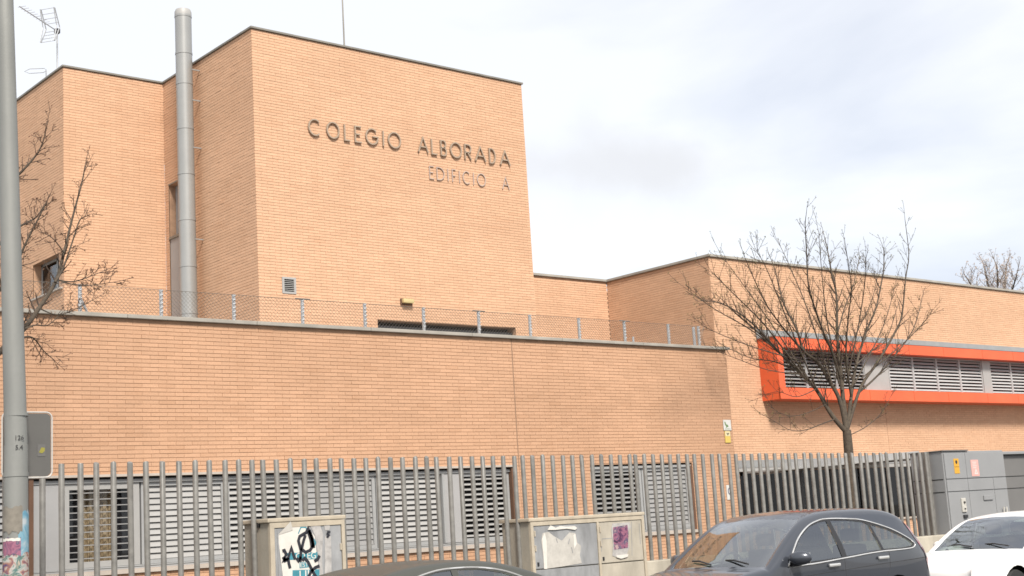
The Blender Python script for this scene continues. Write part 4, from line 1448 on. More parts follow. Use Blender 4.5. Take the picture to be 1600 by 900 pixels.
class Tree:
    def __init__(s, seed):
        s.rd = random.Random(seed)
        s.wood = MB()
        s.twig = MB()
        s.bud = MB()
        s.pts = []

    def bv(s, p, size):
        rd = s.rd
        d = Vector((rd.gauss(0, 1), rd.gauss(0, 1), rd.gauss(0, 1))).normalized()
        e_ = d.orthogonal().normalized()
        c_ = d.cross(e_)
        p = Vector(p)
        s.bud.face([p - e_ * size * .35, p + d * size * .5 + c_ * size * .15, p + e_ * size * .35 + d * size, p + d * size * .5 - c_ * size * .2])

    def smooth(s, pts, n):
        out = []
        K = len(pts)
        for i in range(K - 1):
            p0 = pts[max(i - 1, 0)]
            p1 = pts[i]
            p2 = pts[i + 1]
            p3 = pts[min(i + 2, K - 1)]
            for k in range(n):
                t = k / n
                out.append(0.5 * ((2 * p1) + (p2 - p0) * t + (2 * p0 - 5 * p1 + 4 * p2 - p3) * t * t + (3 * p1 - p0 - 3 * p2 + p3) * t ** 3))
        out.append(pts[-1])
        return out

    def limb(s, pts, ra, rb, n=4, sides=8):
        pts = s.smooth([Vector(p) for p in pts], n)
        K = len(pts)
        rads = [ra + (rb - ra) * (i / (K - 1)) ** 0.8 for i in range(K)]
        s.wood.tube(pts, rads, sides)
        return pts, rads

    def shoot(s, p, d, ln, r_, level, budsize, upw=0.3, minr=0.0028):
        rd = s.rd
        seg = max(3, int(ln / 0.11))
        p = Vector(p)
        d = Vector(d).normalized()
        pts = [p.copy()]
        for i in range(seg):
            d = (d + Vector((rd.gauss(0, .075), rd.gauss(0, .075), rd.gauss(0, .06) + upw * 0.09))).normalized()
            p = p + d * (ln / seg)
            pts.append(p.copy())
        rads = [max(minr, r_ * (1 - 0.75 * i / seg)) for i in range(seg + 1)]
        s.twig.tube(pts, rads, 5 if r_ > 0.008 else 3, caps=False)
        for i in range(1, seg + 1):
            if rd.random() < 0.75:
                s.bv(pts[i] + Vector((rd.gauss(0, .012), rd.gauss(0, .012), rd.gauss(0, .012))), budsize * rd.uniform(.5, 1.2))
        for k in range(3):
            s.bv(pts[-1], budsize * rd.uniform(.6, 1.2))
        if level > 0:
            nk = max(2, int(ln / 0.2))
            for k in range(nk):
                i = rd.randint(1, seg - 1)
                base = (pts[min(i + 1, seg)] - pts[i]).normalized()
                side = base.orthogonal().normalized()
                side = Matrix.Rotation(rd.uniform(0, 6.28), 3, base) @ side
                dd = (base * rd.uniform(.7, 1.1) + side * rd.uniform(.5, .9)).normalized()
                s.shoot(pts[i], dd, ln * rd.uniform(.28, .55), max(minr, rads[i] * .6), level - 1, budsize, upw)

    def clothe(s, pts, rads, n, ln, level, budsize, start=0.25, upw=0.35, out=None, minr=0.0028):
        rd = s.rd
        K = len(pts)
        for k in range(n):
            t = start + (1 - start) * (k + rd.random()) / n
            i = min(int(t * (K - 1)), K - 2)
            base = (pts[i + 1] - pts[i]).normalized()
            side = base.orthogonal().normalized()
            side = Matrix.Rotation(rd.uniform(0, 6.28), 3, base) @ side
            dd = (base * rd.uniform(.5, .9) + side * rd.uniform(.5, 1.0) + Vector((0, 0, upw))).normalized()
            s.shoot(pts[i], dd, ln * rd.uniform(.5, 1.2) * (1.15 - 0.5 * t), max(0.004, min(rads[i] * .55, 0.013)), level, budsize, upw, minr)
        s.shoot(pts[-1], (pts[-1] - pts[-2]).normalized(), ln * .8, rads[-1], level, budsize, upw, minr)

    def finish(s, root, bark, twig, bud):
        s.wood.build('trunk', bark, root, smooth=60)
        s.twig.build('crown', twig, root)
        tag(s.bud.build('buds', bud, root), kind='stuff')


def P3(lst, Y0, rd, spread=1.0):
    """pixel way points -> points in the tree's own volume, drifting in depth along the limb"""
    dy = rd.uniform(-1, 1) * spread
    n = len(lst)
    return [at(p[0], p[1], Y0 + dy * i / (n - 1)) for i, p in enumerate(lst)]


TYR = 17.0
t1 = Tree(3)
tb = at(1334, 800, TYR)
tp = at(1326, 705, TYR)
fork = at(1323, 672, TYR)
t1root = empty('bare_tree', (tb.x, TYR, 0.12), 'leafless tree with fine budding branches before the orange window band', 'tree')
t1.limb([(tb.x + 0.02, TYR, 0.0), (tb.x + 0.03, TYR, 0.8), tb, tp, fork], 0.13, 0.085, sides=12)
limbs = [
    ([(1323, 676), (1300, 649), (1275, 608), (1249, 581), (1218, 551), (1190, 524), (1150, 490)], .06, .017, 26, .75, 1.3),
    ([(1322, 670), (1312, 625), (1294, 592), (1278, 566), (1256, 548), (1244, 513), (1224, 473), (1212, 425)], .055, .013, 26, .75, .9),
    ([(1323, 672), (1317, 620), (1313, 575), (1308, 520), (1307, 462), (1299, 424), (1292, 385)], .06, .011, 26, .7, .4),
    ([(1313, 590), (1300, 550), (1287, 520), (1271, 475), (1263, 444), (1260, 390), (1258, 350)], .035, .009, 22, .6, -.9),
    ([(1324, 672), (1330, 620), (1338, 570), (1353, 520), (1369, 480), (1380, 425), (1381, 395)], .045, .009, 24, .7, .7),
    ([(1325, 668), (1345, 605), (1372, 565), (1398, 520), (1409, 493), (1415, 435), (1420, 398), (1414, 343)], .04, .006, 14, .5, -.6),
    ([(1340, 615), (1368, 590), (1395, 560), (1424, 520), (1435, 490), (1440, 466)], .026, .007, 18, .55, .9),
    ([(1256, 548), (1230, 520), (1200, 480), (1180, 440), (1165, 405)], .022, .007, 18, .6, -.6),
    ([(1218, 551), (1175, 505), (1130, 475), (1095, 470)], .022, .007, 16, .6, -.8),
    ([(1249, 581), (1210, 565), (1175, 560), (1140, 545)], .018, .006, 14, .5, .8),
    ([(1309, 520), (1320, 480), (1335, 440), (1343, 400)], .018, .007, 14, .5, 1.0),
    ([(1330, 620), (1322, 560), (1325, 500), (1330, 450), (1322, 390)], .026, .007, 18, .55, -1.2),
    ([(1304, 655), (1280, 664), (1258, 672), (1235, 672), (1213, 660), (1192, 648)], .014, .004, 8, .35, .6),
    ([(1327, 680), (1348, 670), (1368, 655), (1382, 638), (1394, 615)], .012, .004, 7, .35, .5),
    ([(1290, 632), (1262, 645), (1235, 650), (1210, 640), (1196, 618)], .010, .003, 6, .3, -.5),
    ([(1275, 608), (1245, 620), (1215, 612), (1190, 620)], .012, .004, 8, .4, .9),
    ([(1262, 592), (1215, 520), (1165, 450), (1130, 402)], .02, .005, 14, .6, .9),
    ([(1252, 583), (1195, 508), (1142, 455), (1112, 425)], .02, .005, 14, .6, -.9),
    ([(1240, 572), (1180, 520), (1115, 482), (1068, 448)], .02, .004, 14, .5, .3),
    ([(1275, 606), (1232, 505), (1200, 425), (1180, 388)], .02, .005, 14, .6, -1.1),
    ([(1300, 600), (1264, 490), (1238, 425), (1216, 378)], .02, .005, 14, .55, 1.1),
    ([(1311, 600), (1292, 500), (1284, 425), (1279, 362)], .02, .004, 14, .5, -.5),
    ([(1322, 600), (1342, 505), (1352, 435), (1353, 398)], .02, .005, 14, .5, -1.0),
    ([(1335, 600), (1380, 510), (1400, 440)], .018, .005, 12, .5, .2),
    ([(1345, 592), (1410, 538), (1442, 505), (1458, 484)], .016, .004, 12, .4, -.7),
    ([(1258, 565), (1185, 545), (1125, 522), (1092, 506)], .016, .004, 12, .45, -.4),
    ([(1250, 585), (1200, 578), (1150, 560), (1128, 552)], .013, .004, 10, .4, .5),
    ([(1316, 610), (1330, 540), (1362, 470), (1372, 420)], .018, .005, 14, .5, .8),
    ([(1338, 570), (1362, 548), (1385, 530), (1405, 470)], .018, .006, 14, .5, 1.1),
]
for pts_, ra, rb, n_, ln_, dep in limbs:
    n0 = len(pts_)
    p3 = [at(p[0], p[1], TYR + dep * (i / (n0 - 1)) ** 1.3) for i, p in enumerate(pts_)]
    pp_, rr_ = t1.limb(p3, ra * 0.95, rb * 0.9)
    t1.clothe(pp_, rr_, int(n_ * 1.45), ln_ * 1.0, 1, 0.03, start=0.22, upw=0.55, minr=0.0038)
t1.finish(t1root, BARK, TWIG, BUD)

TYL = 14.1
t2 = Tree(11)
lb = at(-70, 700, TYL)
t2root = empty('bare_tree', (lb.x, TYL, 0.12), 'bare branches with dry seed clusters reaching in from the left edge', 'tree')
t2.limb([(lb.x + 0.02, TYL, 0.0), (lb.x, TYL, 1.2), lb, at(-55, 620, TYL), at(-48, 520, TYL), at(-40, 380, TYL)], 0.11, 0.05, sides=12)
for pts_, ra, rb, n_, ln_, dep in [
    ([(-58, 620), (-25, 572), (4, 546), (38, 513), (62, 480), (87, 440), (100, 395), (112, 345), (128, 285), (133, 258)], .045, .005, 16, .33, .3),
    ([(86, 441), (99, 418), (113, 378), (124, 345), (135, 338)], .014, .004, 9, .3, .4),
    ([(-50, 520), (-15, 470), (18, 430), (38, 385), (58, 345), (72, 318)], .024, .005, 12, .3, -.3),
    ([(-45, 430), (5, 375), (34, 352), (56, 340), (68, 322)], .02, .005, 8, .26, .3),
    ([(-40, 380), (0, 300), (28, 274), (52, 248), (66, 225), (74, 192)], .022, .004, 11, .25, -.3),
    ([(38, 514), (55, 508), (75, 508), (95, 490)], .010, .004, 7, .28, .3),
    ([(25, 530), (45, 526), (56, 532), (68, 548), (84, 562)], .012, .004, 9, .28, .3),
    ([(92, 438), (115, 440), (140, 432), (168, 421)], .009, .003, 8, .24, .2),
    ([(96, 440), (125, 446), (155, 444), (182, 440)], .008, .003, 8, .24, -.2),
    ([(62, 482), (90, 492), (120, 482), (150, 466)], .008, .003, 8, .25, .3),
    ([(100, 395), (82, 372), (62, 362)], .007, .003, 5, .2, -.2),
]:
    n0 = len(pts_)
    p3 = [at(p[0], p[1], TYL + dep * (i / (n0 - 1))) for i, p in enumerate(pts_)]
    pp_, rr_ = t2.limb(p3, ra, rb)
    t2.clothe(pp_, rr_, int(n_ * 1.6), ln_ * 0.95, 1, 0.026, start=0.3, upw=0.15, minr=0.002)
t2.finish(t2root, BARK, TWIG, BUDD)

t3 = Tree(23)
fb = at(1562, 700, 38)
t3root = empty('far_tree', (fb.x, 38, 0.0), 'distant pale treetop showing above the right wing roof', 'tree')
t3.limb([(fb.x, 38, 0), (fb.x, 38, 5), (fb.x, 38, 9)], .3, .15)
for pts_ in ([(1562, 560), (1560, 480), (1558, 420)], [(1562, 560), (1575, 480), (1588, 432)], [(1562, 560), (1535, 480), (1512, 436)], [(1562, 560), (1600, 490), (1630, 440)], [(1562, 560), (1548, 470), (1540, 425)], [(1562, 560), (1568, 470), (1572, 418)]):
    p3 = [at(p[0], p[1], 38 + random.uniform(-1, 1) * i) for i, p in enumerate(pts_)]
    pp_, rr_ = t3.limb(p3, .09, .03)
    t3.clothe(pp_, rr_, 16, 1.4, 1, 0.10, start=0.4, upw=0.6, minr=0.010)
t3.finish(t3root, BARK, mat('far_twig', (0.17, 0.135, 0.11), 0.9), mat('far_buds', (0.34, 0.28, 0.24), 0.9, var=0.3))


# ------------------------------------------------------------------ cars
def inpoly(x, y, poly):
    c = False
    j = len(poly) - 1
    for i in range(len(poly)):
        xi, yi = poly[i]
        xj, yj = poly[j]
        if (yi > y) != (yj > y) and x < (xj - xi) * (y - yi) / (yj - yi + 1e-12) + xi:
            c = not c
        j = i
    return c


def catmull(pts, n):
    out = []
    K = len(pts)
    for i in range(K - 1):
        p0, p1, p2, p3 = (Vector(pts[max(i - 1, 0)]), Vector(pts[i]), Vector(pts[i + 1]), Vector(pts[min(i + 2, K - 1)]))
        for k in range(n):
            t = k / n
            out.append(tuple(0.5 * ((2 * p1) + (p2 - p0) * t + (2 * p0 - 5 * p1 + 4 * p2 - p3) * t * t + (3 * p1 - p0 - 3 * p2 + p3) * t ** 3)))
    out.append(tuple(pts[-1]))
    return out


def densify(poly, s, closed=True):
    out = []
    K = len(poly)
    for i in range(K if closed else K - 1):
        a = Vector(poly[i])
        b = Vector(poly[(i + 1) % K])
        n = max(1, int((b - a).length / s))
        out += [tuple(a.lerp(b, k / n)) for k in range(n)]
    if not closed:
        out.append(tuple(poly[-1]))
    return out


def make_car(name, label, origin, C):
    ox, oy = origin
    root = empty(name, (ox + C['len'] / 2, oy, 0), label, 'car')
    hw, belt, top = C['hw'], C['belt'], C['top']
    Lc = C['len']
    prof = catmull(top, 5)
    zmax = max(p[1] for p in prof)
    pl = [Vector(p) for p in prof]

    def dprof(x, z):
        p = Vector((x, z))
        best = 9
        for a, b in zip(pl, pl[1:]):
            ab = b - a
            t = max(0, min(1, (p - a).dot(ab) / max(ab.length_squared, 1e-9)))
            best = min(best, (a + ab * t - p).length)
        return best

    def W(x, z, rnd=True):
        k = 1.0
        if x < 0.9:
            k -= 0.17 * ((0.9 - x) / 0.9) ** 2.2
        if x > Lc - 0.8:
            k -= 0.10 * ((x - Lc + 0.8) / 0.8) ** 2.2
        if z > belt:
            v = 1 - C['tumble'] * ((z - belt) / (zmax - belt)) ** 1.15
        else:
            v = 1 - 0.05 * ((belt - z) / belt) ** 2 - 0.018 * (1 - min(1, abs(z - 0.62) / 0.35)) * -1 * 0.4
        wv = hw * k * v
        if rnd:
            d = dprof(x, z)
            r_ = 0.075
            if d < r_:
                wv -= r_ * (1 - math.sqrt(max(0, 1 - (1 - d / r_) ** 2)))
        return wv
    # side outline
    zs = 0.24
    wr, wheels = C['wr'], C['wheels']
    bottom = [(Lc - 0.06, 0.42)]
    for wx in sorted(wheels, reverse=True):
        ra = wr + 0.06
        a0 = math.asin(max(-1, min(1, (zs - wr) / ra)))
        arcp = [(wx + ra * math.cos(t), wr + ra * math.sin(t)) for t in [a0 + (math.pi - 2 * a0) * i / 12 for i in range(13)]]
        bottom += arcp
    bottom += [(0.06, 0.38)]
    outline_ = [tuple(p) for p in prof] + bottom
    outline_ = densify(outline_, 0.12)
    wins = [densify(catmull(w_ + [w_[0]], 3)[:-1], 0.08) if sm else densify(w_, 0.08) for w_, sm in C['windows']]
    vs, es = [], []

    def addloop(lp_):
        b = len(vs)
        vs.extend(Vector(p) for p in lp_)
        n = len(lp_)
        es.extend((b + i, b + (i + 1) % n) for i in range(n))
    addloop(outline_)
    if C.get('trim_poly'):
        addloop(densify(catmull(C['trim_poly'] + [C['trim_poly'][0]], 4)[:-1], 0.08))
    for w_ in wins:
        addloop(w_)
    for i in range(1, len(prof) - 1):
        t = (pl[i + 1] - pl[i - 1]).normalized()
        nrm = Vector((t.y, -t.x))
        for o_ in (0.018, 0.045, 0.085):
            q_ = pl[i] + nrm * o_
            if inpoly(q_.x, q_.y, outline_) and not any(inpoly(q_.x, q_.y, w_) for w_ in wins):
                vs.append(q_)
    gx = 0.1
    while gx < Lc:
        gz = 0.3
        while gz < zmax:
            if inpoly(gx, gz, outline_) and dprof(gx, gz) > 0.1:
                vs.append(Vector((gx, gz)))
            gz += 0.13
        gx += 0.15
    V2, E2, F2 = delaunay_2d_cdt(vs, es, [], 0, 1e-4)[:3]
    body = MB()
    pill = [MB(), MB()]
    trimp = densify(catmull(C['trim_poly'] + [C['trim_poly'][0]], 4)[:-1], 0.08) if C.get('trim_poly') else None
    glass = [[MB(), MB()] for _ in wins]
    for f_ in F2:
        c = sum((V2[i] for i in f_), Vector((0, 0))) / len(f_)
        if not inpoly(c.x, c.y, outline_):
            continue
        wi = next((k for k, w_ in enumerate(wins) if inpoly(c.x, c.y, w_)), None)
        for si, sgn in enumerate((-1, 1)):
            tgt = body if wi is None else glass[wi][si]
            if wi is None and trimp and inpoly(c.x, c.y, trimp):
                tgt = pill[si]
            tgt.face([(ox + V2[i].x, oy + sgn * (W(V2[i].x, V2[i].y) - (0.006 if wi is not None else 0)), V2[i].y) for i in f_])
    # top surface
    vv = [-1, -0.93, -0.82, -0.62, -0.32, 0, 0.32, 0.62, 0.82, 0.93, 1]
    ws = MB()
    rs = MB()
    rows = []
    for (x, z) in prof:
        wv = W(x, z)
        crown = C['crown'] * (0.4 if x < C['ws'][0] else 1)
        def sm(t):
            t = max(0, min(1, t))
            return t * t * (3 - 2 * t)
        kw = sm((x - C['ws'][0] + 0.3) / 0.3) * sm((C['ws'][1] + 0.45 - x) / 0.45)
        kf = sm((0.4 - x) / 0.4)
        kr = sm((x - Lc + 0.5) / 0.4)
        rows.append([(ox + x + (0.08 * kw + 0.12 * kf - 0.10 * kr) * v * v * (1 - v ** 8), oy + v * wv, z + crown * (1 - v * v)) for v in vv])
    # keep the rim of the top surface on the side surface
    for i, (x, z) in enumerate(prof):
        for k in (0, -1):
            rows[i][k] = (ox + x, rows[i][k][1], z)
    for i in range(len(prof) - 1):
        xm_ = (prof[i][0] + prof[i + 1][0]) / 2
        zm_ = (prof[i][1] + prof[i + 1][1]) / 2
        for k in range(len(vv) - 1):
            tgt = body
            inner = 0 < k < len(vv) - 2
            if inner and C['ws'][0] < xm_ < C['ws'][1]:
                tgt = ws
            elif inner and C['rw'][0] < xm_ < C['rw'][1] and zm_ > C['rw'][2]:
                tgt = rs
            tgt.face([rows[i][k], rows[i][k + 1], rows[i + 1][k + 1], rows[i + 1][k]])

    def weld(mb, nm, m, par, sm=35):
        me = bpy.data.meshes.new(nm)
        me.from_pydata(mb.v, [], mb.f)
        bm = bmesh.new()
        bm.from_mesh(me)
        bmesh.ops.remove_doubles(bm, verts=bm.verts[:], dist=0.0015)
        bmesh.ops.recalc_face_normals(bm, faces=bm.faces[:])
        bm.to_mesh(me)
        bm.free()
        me.materials.append(m)
        me.polygons.foreach_set('use_smooth', [True] * len(me.polygons))
        me.set_sharp_from_angle(angle=R(sm))
        return link(bpy.data.objects.new(nm, me), par)
    bo = sub(weld(body, 'body', C['paint'], root))
    weld(ws, 'windshield', C['glass'], root)
    for p_ in pill:
        if p_.f:
            weld(p_, 'window_pillar', BLKPL, root)
    if rs.f:
        weld(rs, 'rear_window', C['glass'], root)
    for gpair in glass:
        for g_ in gpair:
            if g_.f:
                weld(g_, 'side_window', C['sglass'], root)
    # surface line helper
    def surf(pts_, sgn, off):
        return [(ox + p[0], oy + sgn * (W(p[0], p[1]) + off), p[1]) for p in pts_]
    for sgn in (-1, 1):
        if C.get('trim'):
            tr = densify(catmull(C['trim'] + [C['trim'][0]], 4)[:-1], 0.05)
            MB().tube(surf(tr, sgn, 0.002), 0.011, 6, closed=True).build('chrome_trim', CHROME, root, smooth=60)
        for hx, hz in C['handles']:
            h = MB()
            y = oy + sgn * (W(hx, hz) + 0.022)
            h.bevbox(ox + hx - 0.11, ox + hx + 0.11, y - 0.014, y + 0.014, hz - 0.02, hz + 0.02, 0.012)
            h.build('door_handle', C['handle_mat'], root, smooth=40)
        for ln_ in C['seams']:
            s_ = densify(ln_, 0.06, False)
            MB().tube(surf(s_, sgn, -0.002), 0.0045, 4).build('door_seam', GAP, root)
        # mirror
        mx0, mz0 = C['mirror']
        y = oy + sgn * (W(mx0, mz0) + 0.14)
        mm = MB()
        bm = bmesh.new()
        bmesh.ops.create_icosphere(bm, subdivisions=3, radius=1)
        for v in bm.verts:
            c = v.co
            c.x = max(min(c.x, 1), -1)
            xx = c.x * 0.085 + (0.05 * c.y * sgn)
            v.co = Vector((ox + mx0 + max(-0.1, min(0.055, xx)), y + c.y * 0.125, mz0 + c.z * 0.085))
        mm.addbm(bm)
        mi = sub(mm.build('mirror', C.get('mirror_mat', C['paint']), root, smooth=50))
        y2 = oy + sgn * (W(mx0, mz0) - 0.01)
        MB().tube([(ox + mx0, y2, mz0 - 0.07), (ox + mx0, y, mz0 - 0.06)], [0.035, 0.03], 8).build('mirror_arm', BLKPL, mi)
        m2_ = MB()
        m2_.box(ox + mx0 + 0.055, ox + mx0 + 0.06, y - 0.1, y + 0.1, mz0 - 0.06, mz0 + 0.06)
        m2_.build('mirror_glass', CHROME, mi)
        # lights as patches on the surface
        for nm, polys, m in (('tail_light', C['tail'], REDL), ('head_light', C['head'], C.get('head_mat', LENS))):
            pd = densify(polys, 0.06)
            v2, e2_, f2 = delaunay_2d_cdt([Vector(p) for p in pd] + [Vector((sum(p[0] for p in pd) / len(pd), sum(p[1] for p in pd) / len(pd)))], [(i, (i + 1) % len(pd)) for i in range(len(pd))], [], 0, 1e-4)[:3]
            mb = MB()
            for f_ in f2:
                c = sum((v2[i] for i in f_), Vector((0, 0))) / len(f_)
                if inpoly(c.x, c.y, pd):
                    mb.face(surf([tuple(v2[i]) for i in f_], sgn, 0.006))
            weld(mb, nm, m, root, 60)
    # interior
    it = MB()
    it.box(ox + 0.5, ox + Lc - 0.35, oy - hw + 0.16, oy + hw - 0.16, 0.3, belt - 0.32)
    it.build('cabin_floor', BLKPL, root)
    da = C['ws'][0]
    d_ = MB()
    d_.bevbox(ox + da + 0.02, ox + da + 0.6, oy - hw + 0.17, oy + hw - 0.17, belt - 0.32, belt - 0.06, 0.05)
    d_.build('dashboard', BLKPL, root, smooth=40)
    for sx in C['seats']:
        for sy in (-0.37, 0.37):
            s_ = MB()
            s_.bevbox(ox + sx, ox + sx + 0.14, oy + sy - 0.24, oy + sy + 0.24, belt - 0.4, belt + 0.16, 0.05)
            s_.bevbox(ox + sx + 0.05, ox + sx + 0.15, oy + sy - 0.13, oy + sy + 0.13, belt + 0.2, belt + 0.36, 0.04)
            s_.build('seat', SEAT, root, smooth=40)
    cx_ = ox + da + 0.72
    MB().tube([(cx_ + 0.04 * math.sin(t), oy + 0.37 + 0.18 * math.cos(t), belt - 0.02 + 0.17 * math.sin(t)) for t in [2 * math.pi * i / 20 for i in range(20)]], 0.014, 6, closed=True).build('steering_wheel', BLKPL, root, smooth=60)
    # wheels
    for wx in wheels:
        for sgn in (-1, 1):
            yc = oy + sgn * (hw - 0.12)
            ty = MB()
            prof_ = [(-0.1, wr * 0.66), (-0.1, wr * 0.95), (-0.07, wr), (0.07, wr), (0.1, wr * 0.95), (0.1, wr * 0.66)]
            n = 28
            for i in range(n):
                a0, a1 = 2 * math.pi * i / n, 2 * math.pi * (i + 1) / n
                for (ya, ra_), (yb, rb_) in zip(prof_, prof_[1:] + prof_[:1]):
                    ty.face([(ox + wx + ra_ * math.cos(a0), yc + ya, wr + ra_ * math.sin(a0)), (ox + wx + rb_ * math.cos(a0), yc + yb, wr + rb_ * math.sin(a0)),
                             (ox + wx + rb_ * math.cos(a1), yc + yb, wr + rb_ * math.sin(a1)), (ox + wx + ra_ * math.cos(a1), yc + ya, wr + ra_ * math.sin(a1))])
            wh = sub(ty.build('wheel', RUBBER, root, smooth=30))
            rm = MB()
            rm.tube([(ox + wx, yc + sgn * 0.02, wr), (ox + wx, yc + sgn * 0.05, wr)], wr * 0.22, 14)
            for k in range(5):
                a_ = 2 * math.pi * k / 5
                rm.tube([(ox + wx, yc + sgn * 0.045, wr), (ox + wx + wr * .66 * math.cos(a_), yc + sgn * 0.06, wr + wr * .66 * math.sin(a_))], [0.035, 0.028], 6)
            rm.tube([(ox + wx + wr * .65 * math.cos(2 * math.pi * i / 24), yc + sgn * 0.06, wr + wr * .65 * math.sin(2 * math.pi * i / 24)) for i in range(24)], 0.02, 6, closed=True)
            rm.build('rim', FLASH, wh, smooth=50)
            MB().tube([(ox + wx, yc - sgn * 0.16, wr), (ox + wx, yc - sgn * 0.1, wr)], wr + 0.05, 20).build('wheel_well', GAP, wh)
    # wiper
    for wy, wl in ((-0.55, 0.55), (0.05, 0.5)):
        x0 = da - 0.02
        zz0 = np.interp(x0, [p[0] for p in prof], [p[1] for p in prof])
        zz1 = np.interp(x0 + 0.1, [p[0] for p in prof], [p[1] for p in prof])
        MB().tube([(ox + x0, oy + wy, zz0 + C['crown'] + 0.012), (ox + x0 + 0.06, oy + wy + wl * 0.5, zz1 + C['crown'] * .9 + 0.0), (ox + x0 + 0.10, oy + wy + wl * .8, zz1 + C['crown'] * .6 + 0.01)][::1], 0.012, 5).build('wiper', BLKPL, root)
    # bumpers, plate
    MB().bevbox(ox + Lc - 0.03, ox + Lc + 0.035, oy - hw * 0.72, oy + hw * 0.72, 0.42, 0.58, 0.03).build('rear_bumper_strip', BLKPL, root, smooth=40)
    MB().bevbox(ox - 0.03, ox + 0.06, oy - hw * 0.6, oy + hw * 0.6, 0.34, 0.5, 0.03).build('grille', BLKPL, root, smooth=40)
    return root


def paint(name, c, rough=0.3, metal=0.4, coat=0.8):
    return mat(name, c, rough, metal=metal, coat=coat)


GLASSW = glassmat('windshield_glass', (0.66, 0.74, 0.69), base_refl=0.24)
GLASSS = glassmat('tinted_side_glass', (0.22, 0.24, 0.22), base_refl=0.19)

SX = 12.05


def sl_(lst):
    return [(p[0] - SX, p[1]) for p in lst]


suv = dict(len=4.325, hw=0.90, belt=1.0, tumble=0.17, crown=0.035,
           top=[(0.02, 0.42), (0.0, 0.62), (0.06, 0.80), (0.3, 0.88), (0.62, 0.945), (0.82, 0.975), (0.92, 0.995), (1.2, 1.185), (1.5, 1.375), (1.78, 1.515), (2.02, 1.58), (2.3, 1.61), (2.75, 1.615), (3.273, 1.60), (3.602, 1.55), (3.828, 1.45), (4.076, 1.21), (4.266, 0.95), (4.317, 0.77), (4.324, 0.58), (4.295, 0.42)],
           ws=(0.93, 1.80), rw=(3.86, 4.23, 0.98),
           windows=[([(1.28, 1.00), (1.42, 1.16), (1.58, 1.30), (1.82, 1.425), (2.04, 1.475), (2.19, 1.485), (2.27, 1.18), (2.30, 1.03)], False),
                    ([(2.40, 1.035), (2.37, 1.19), (2.27, 1.488), (2.60, 1.475), (2.93, 1.44), (3.02, 1.40), (3.08, 1.25), (3.14, 1.075)], False),
                    ([(3.20, 1.08), (3.13, 1.26), (3.07, 1.40), (3.38, 1.325), (3.70, 1.205), (3.87, 1.115), (3.84, 1.09), (3.62, 1.075)], False)],
           trim=[(1.22, 0.975), (1.38, 1.15), (1.55, 1.305), (1.80, 1.44), (2.04, 1.50), (2.24, 1.512), (2.60, 1.497), (2.95, 1.462), (3.42, 1.345), (3.73, 1.225), (3.92, 1.12), (3.87, 1.065), (3.62, 1.052), (3.08, 1.05), (2.27, 1.01), (1.75, 0.985)],
           handles=[(2.10, 0.945), (3.13, 0.975)], handle_mat=CHROME, mirror=(1.32, 1.075), mirror_mat=None,
           seams=[[(1.25, 0.95), (1.30, 0.6), (1.35, 0.35)], [(2.34, 1.02), (2.34, 0.6), (2.30, 0.3)], [(3.3, 1.05), (3.28, 0.85), (3.1, 0.6)], [(1.3, 0.84), (2.3, 0.87), (3.4, 0.905), (4.2, 0.92)]],
           tail=[(3.80, 1.43), (4.04, 1.235), (4.24, 0.965), (4.30, 0.76), (4.22, 0.76), (4.16, 0.965), (3.96, 1.20)],
           head=[(0.08, 0.78), (0.45, 0.86), (0.55, 0.80), (0.4, 0.68), (0.06, 0.66)],
           wr=0.34, wheels=(0.88, 3.42), seats=(2.25, 3.1), paint=paint('suv_paint', (0.047, 0.053, 0.066), 0.3, 0.4), glass=GLASSW, sglass=GLASSS)
suv['mirror_mat'] = suv['paint']
suv['trim_poly'] = suv['trim']
make_car('parked_suv', 'dark blue grey SUV with chrome window trim parked by the fence', (SX, 11.72), suv)

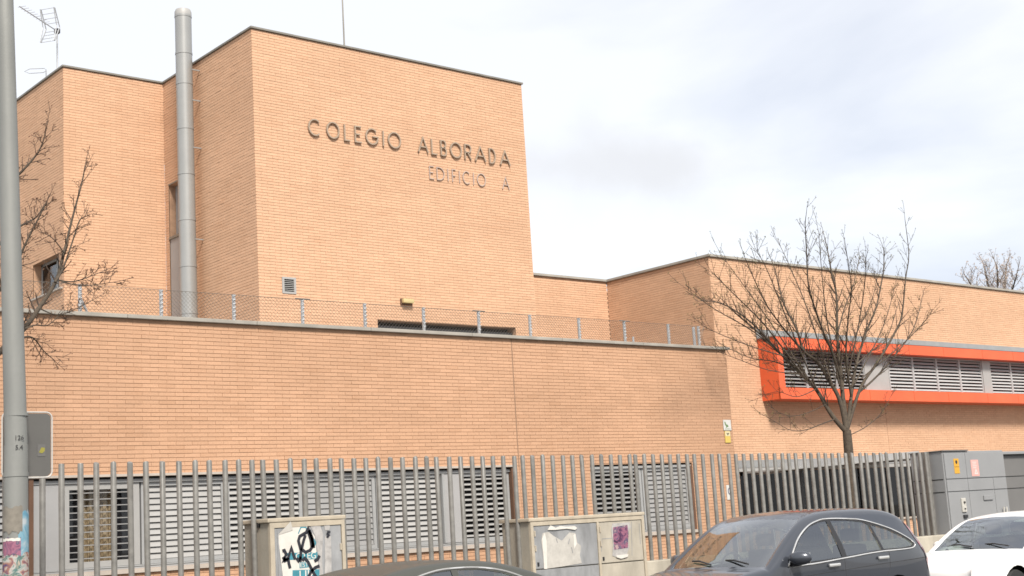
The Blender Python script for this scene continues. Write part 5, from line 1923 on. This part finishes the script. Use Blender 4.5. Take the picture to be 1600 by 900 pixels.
# sedan profile shared by the two other cars
sed_top = [(0.02, 0.40), (0.0, 0.56), (0.06, 0.70), (0.35, 0.78), (0.85, 0.845), (1.15, 0.875), (1.28, 0.90), (1.60, 1.10), (1.95, 1.27), (2.25, 1.345), (2.65, 1.375), (3.05, 1.35), (3.45, 1.25), (3.80, 1.10), (4.05, 1.0), (4.25, 0.97), (4.36, 0.88), (4.38, 0.6), (4.34, 0.42)]
sedan = dict(len=4.38, hw=0.88, belt=0.88, tumble=0.2, crown=0.045, top=sed_top, ws=(1.26, 2.06), rw=(3.42, 4.02, 0.9),
             windows=[([(1.52, 0.93), (1.75, 1.08), (2.0, 1.19), (2.3, 1.255), (2.48, 1.265), (2.50, 0.95)], False),
                      ([(2.58, 0.955), (2.56, 1.265), (2.85, 1.25), (3.12, 1.20), (3.34, 1.12), (3.40, 0.97)], False)],
             trim=[(1.46, 0.915), (1.72, 1.09), (1.98, 1.205), (2.3, 1.272), (2.6, 1.282), (2.88, 1.265), (3.15, 1.215), (3.4, 1.12), (3.52, 1.02), (3.42, 0.955), (2.5, 0.935)],
             handles=[(2.35, 0.86), (3.28, 0.87)], handle_mat=None, mirror=(1.58, 0.98),
             seams=[[(1.5, 0.9), (1.5, 0.6), (1.45, 0.35)], [(2.54, 0.94), (2.54, 0.6), (2.5, 0.3)], [(3.4, 0.95), (3.4, 0.8), (3.2, 0.6)]],
             tail=[(4.1, 0.93), (4.33, 0.86), (4.345, 0.72), (4.15, 0.74)], head=[(0.1, 0.68), (0.5, 0.76), (0.55, 0.70), (0.12, 0.56)],
             wr=0.31, wheels=(0.85, 3.45), seats=(2.3, 3.05), glass=GLASSW, sglass=GLASSS)
oc = dict(sedan)
oc['top'] = [(0.02, 0.40), (0.0, 0.56), (0.06, 0.70), (0.35, 0.78), (0.75, 0.845), (0.92, 0.875), (1.10, 0.91), (1.36, 1.11), (1.63, 1.255), (1.92, 1.33), (2.25, 1.365), (2.65, 1.375), (3.05, 1.34), (3.45, 1.24), (3.80, 1.10), (4.05, 1.0), (4.25, 0.97), (4.36, 0.88), (4.38, 0.6), (4.34, 0.42)]
oc['ws'] = (1.10, 1.66)
oc['top'] = [(a, b if b < 0.95 else 0.95 + (b - 0.95) * 0.94) for a, b in oc['top']]
oc['crown'] = 0.018
oc['hw'] = 0.83
oc['paint'] = paint('olive_grey_paint', (0.048, 0.050, 0.043), 0.5, 0.1, 0.15)
oc['handle_mat'] = oc['paint']
make_car('parked_car', 'dark olive grey car whose roof shows at the bottom edge', (5.86, 11.71), oc)
wc = dict(sedan)
wc['paint'] = paint('white_car_paint', (0.80, 0.80, 0.79), 0.35, 0.0, 0.6)
wc['handle_mat'] = wc['paint']
wc['trim'] = None
wc['mirror'] = (1.82, 0.94)
make_car('parked_car', 'white car with a wide windshield at the lower right corner', (17.45, 11.65), wc)
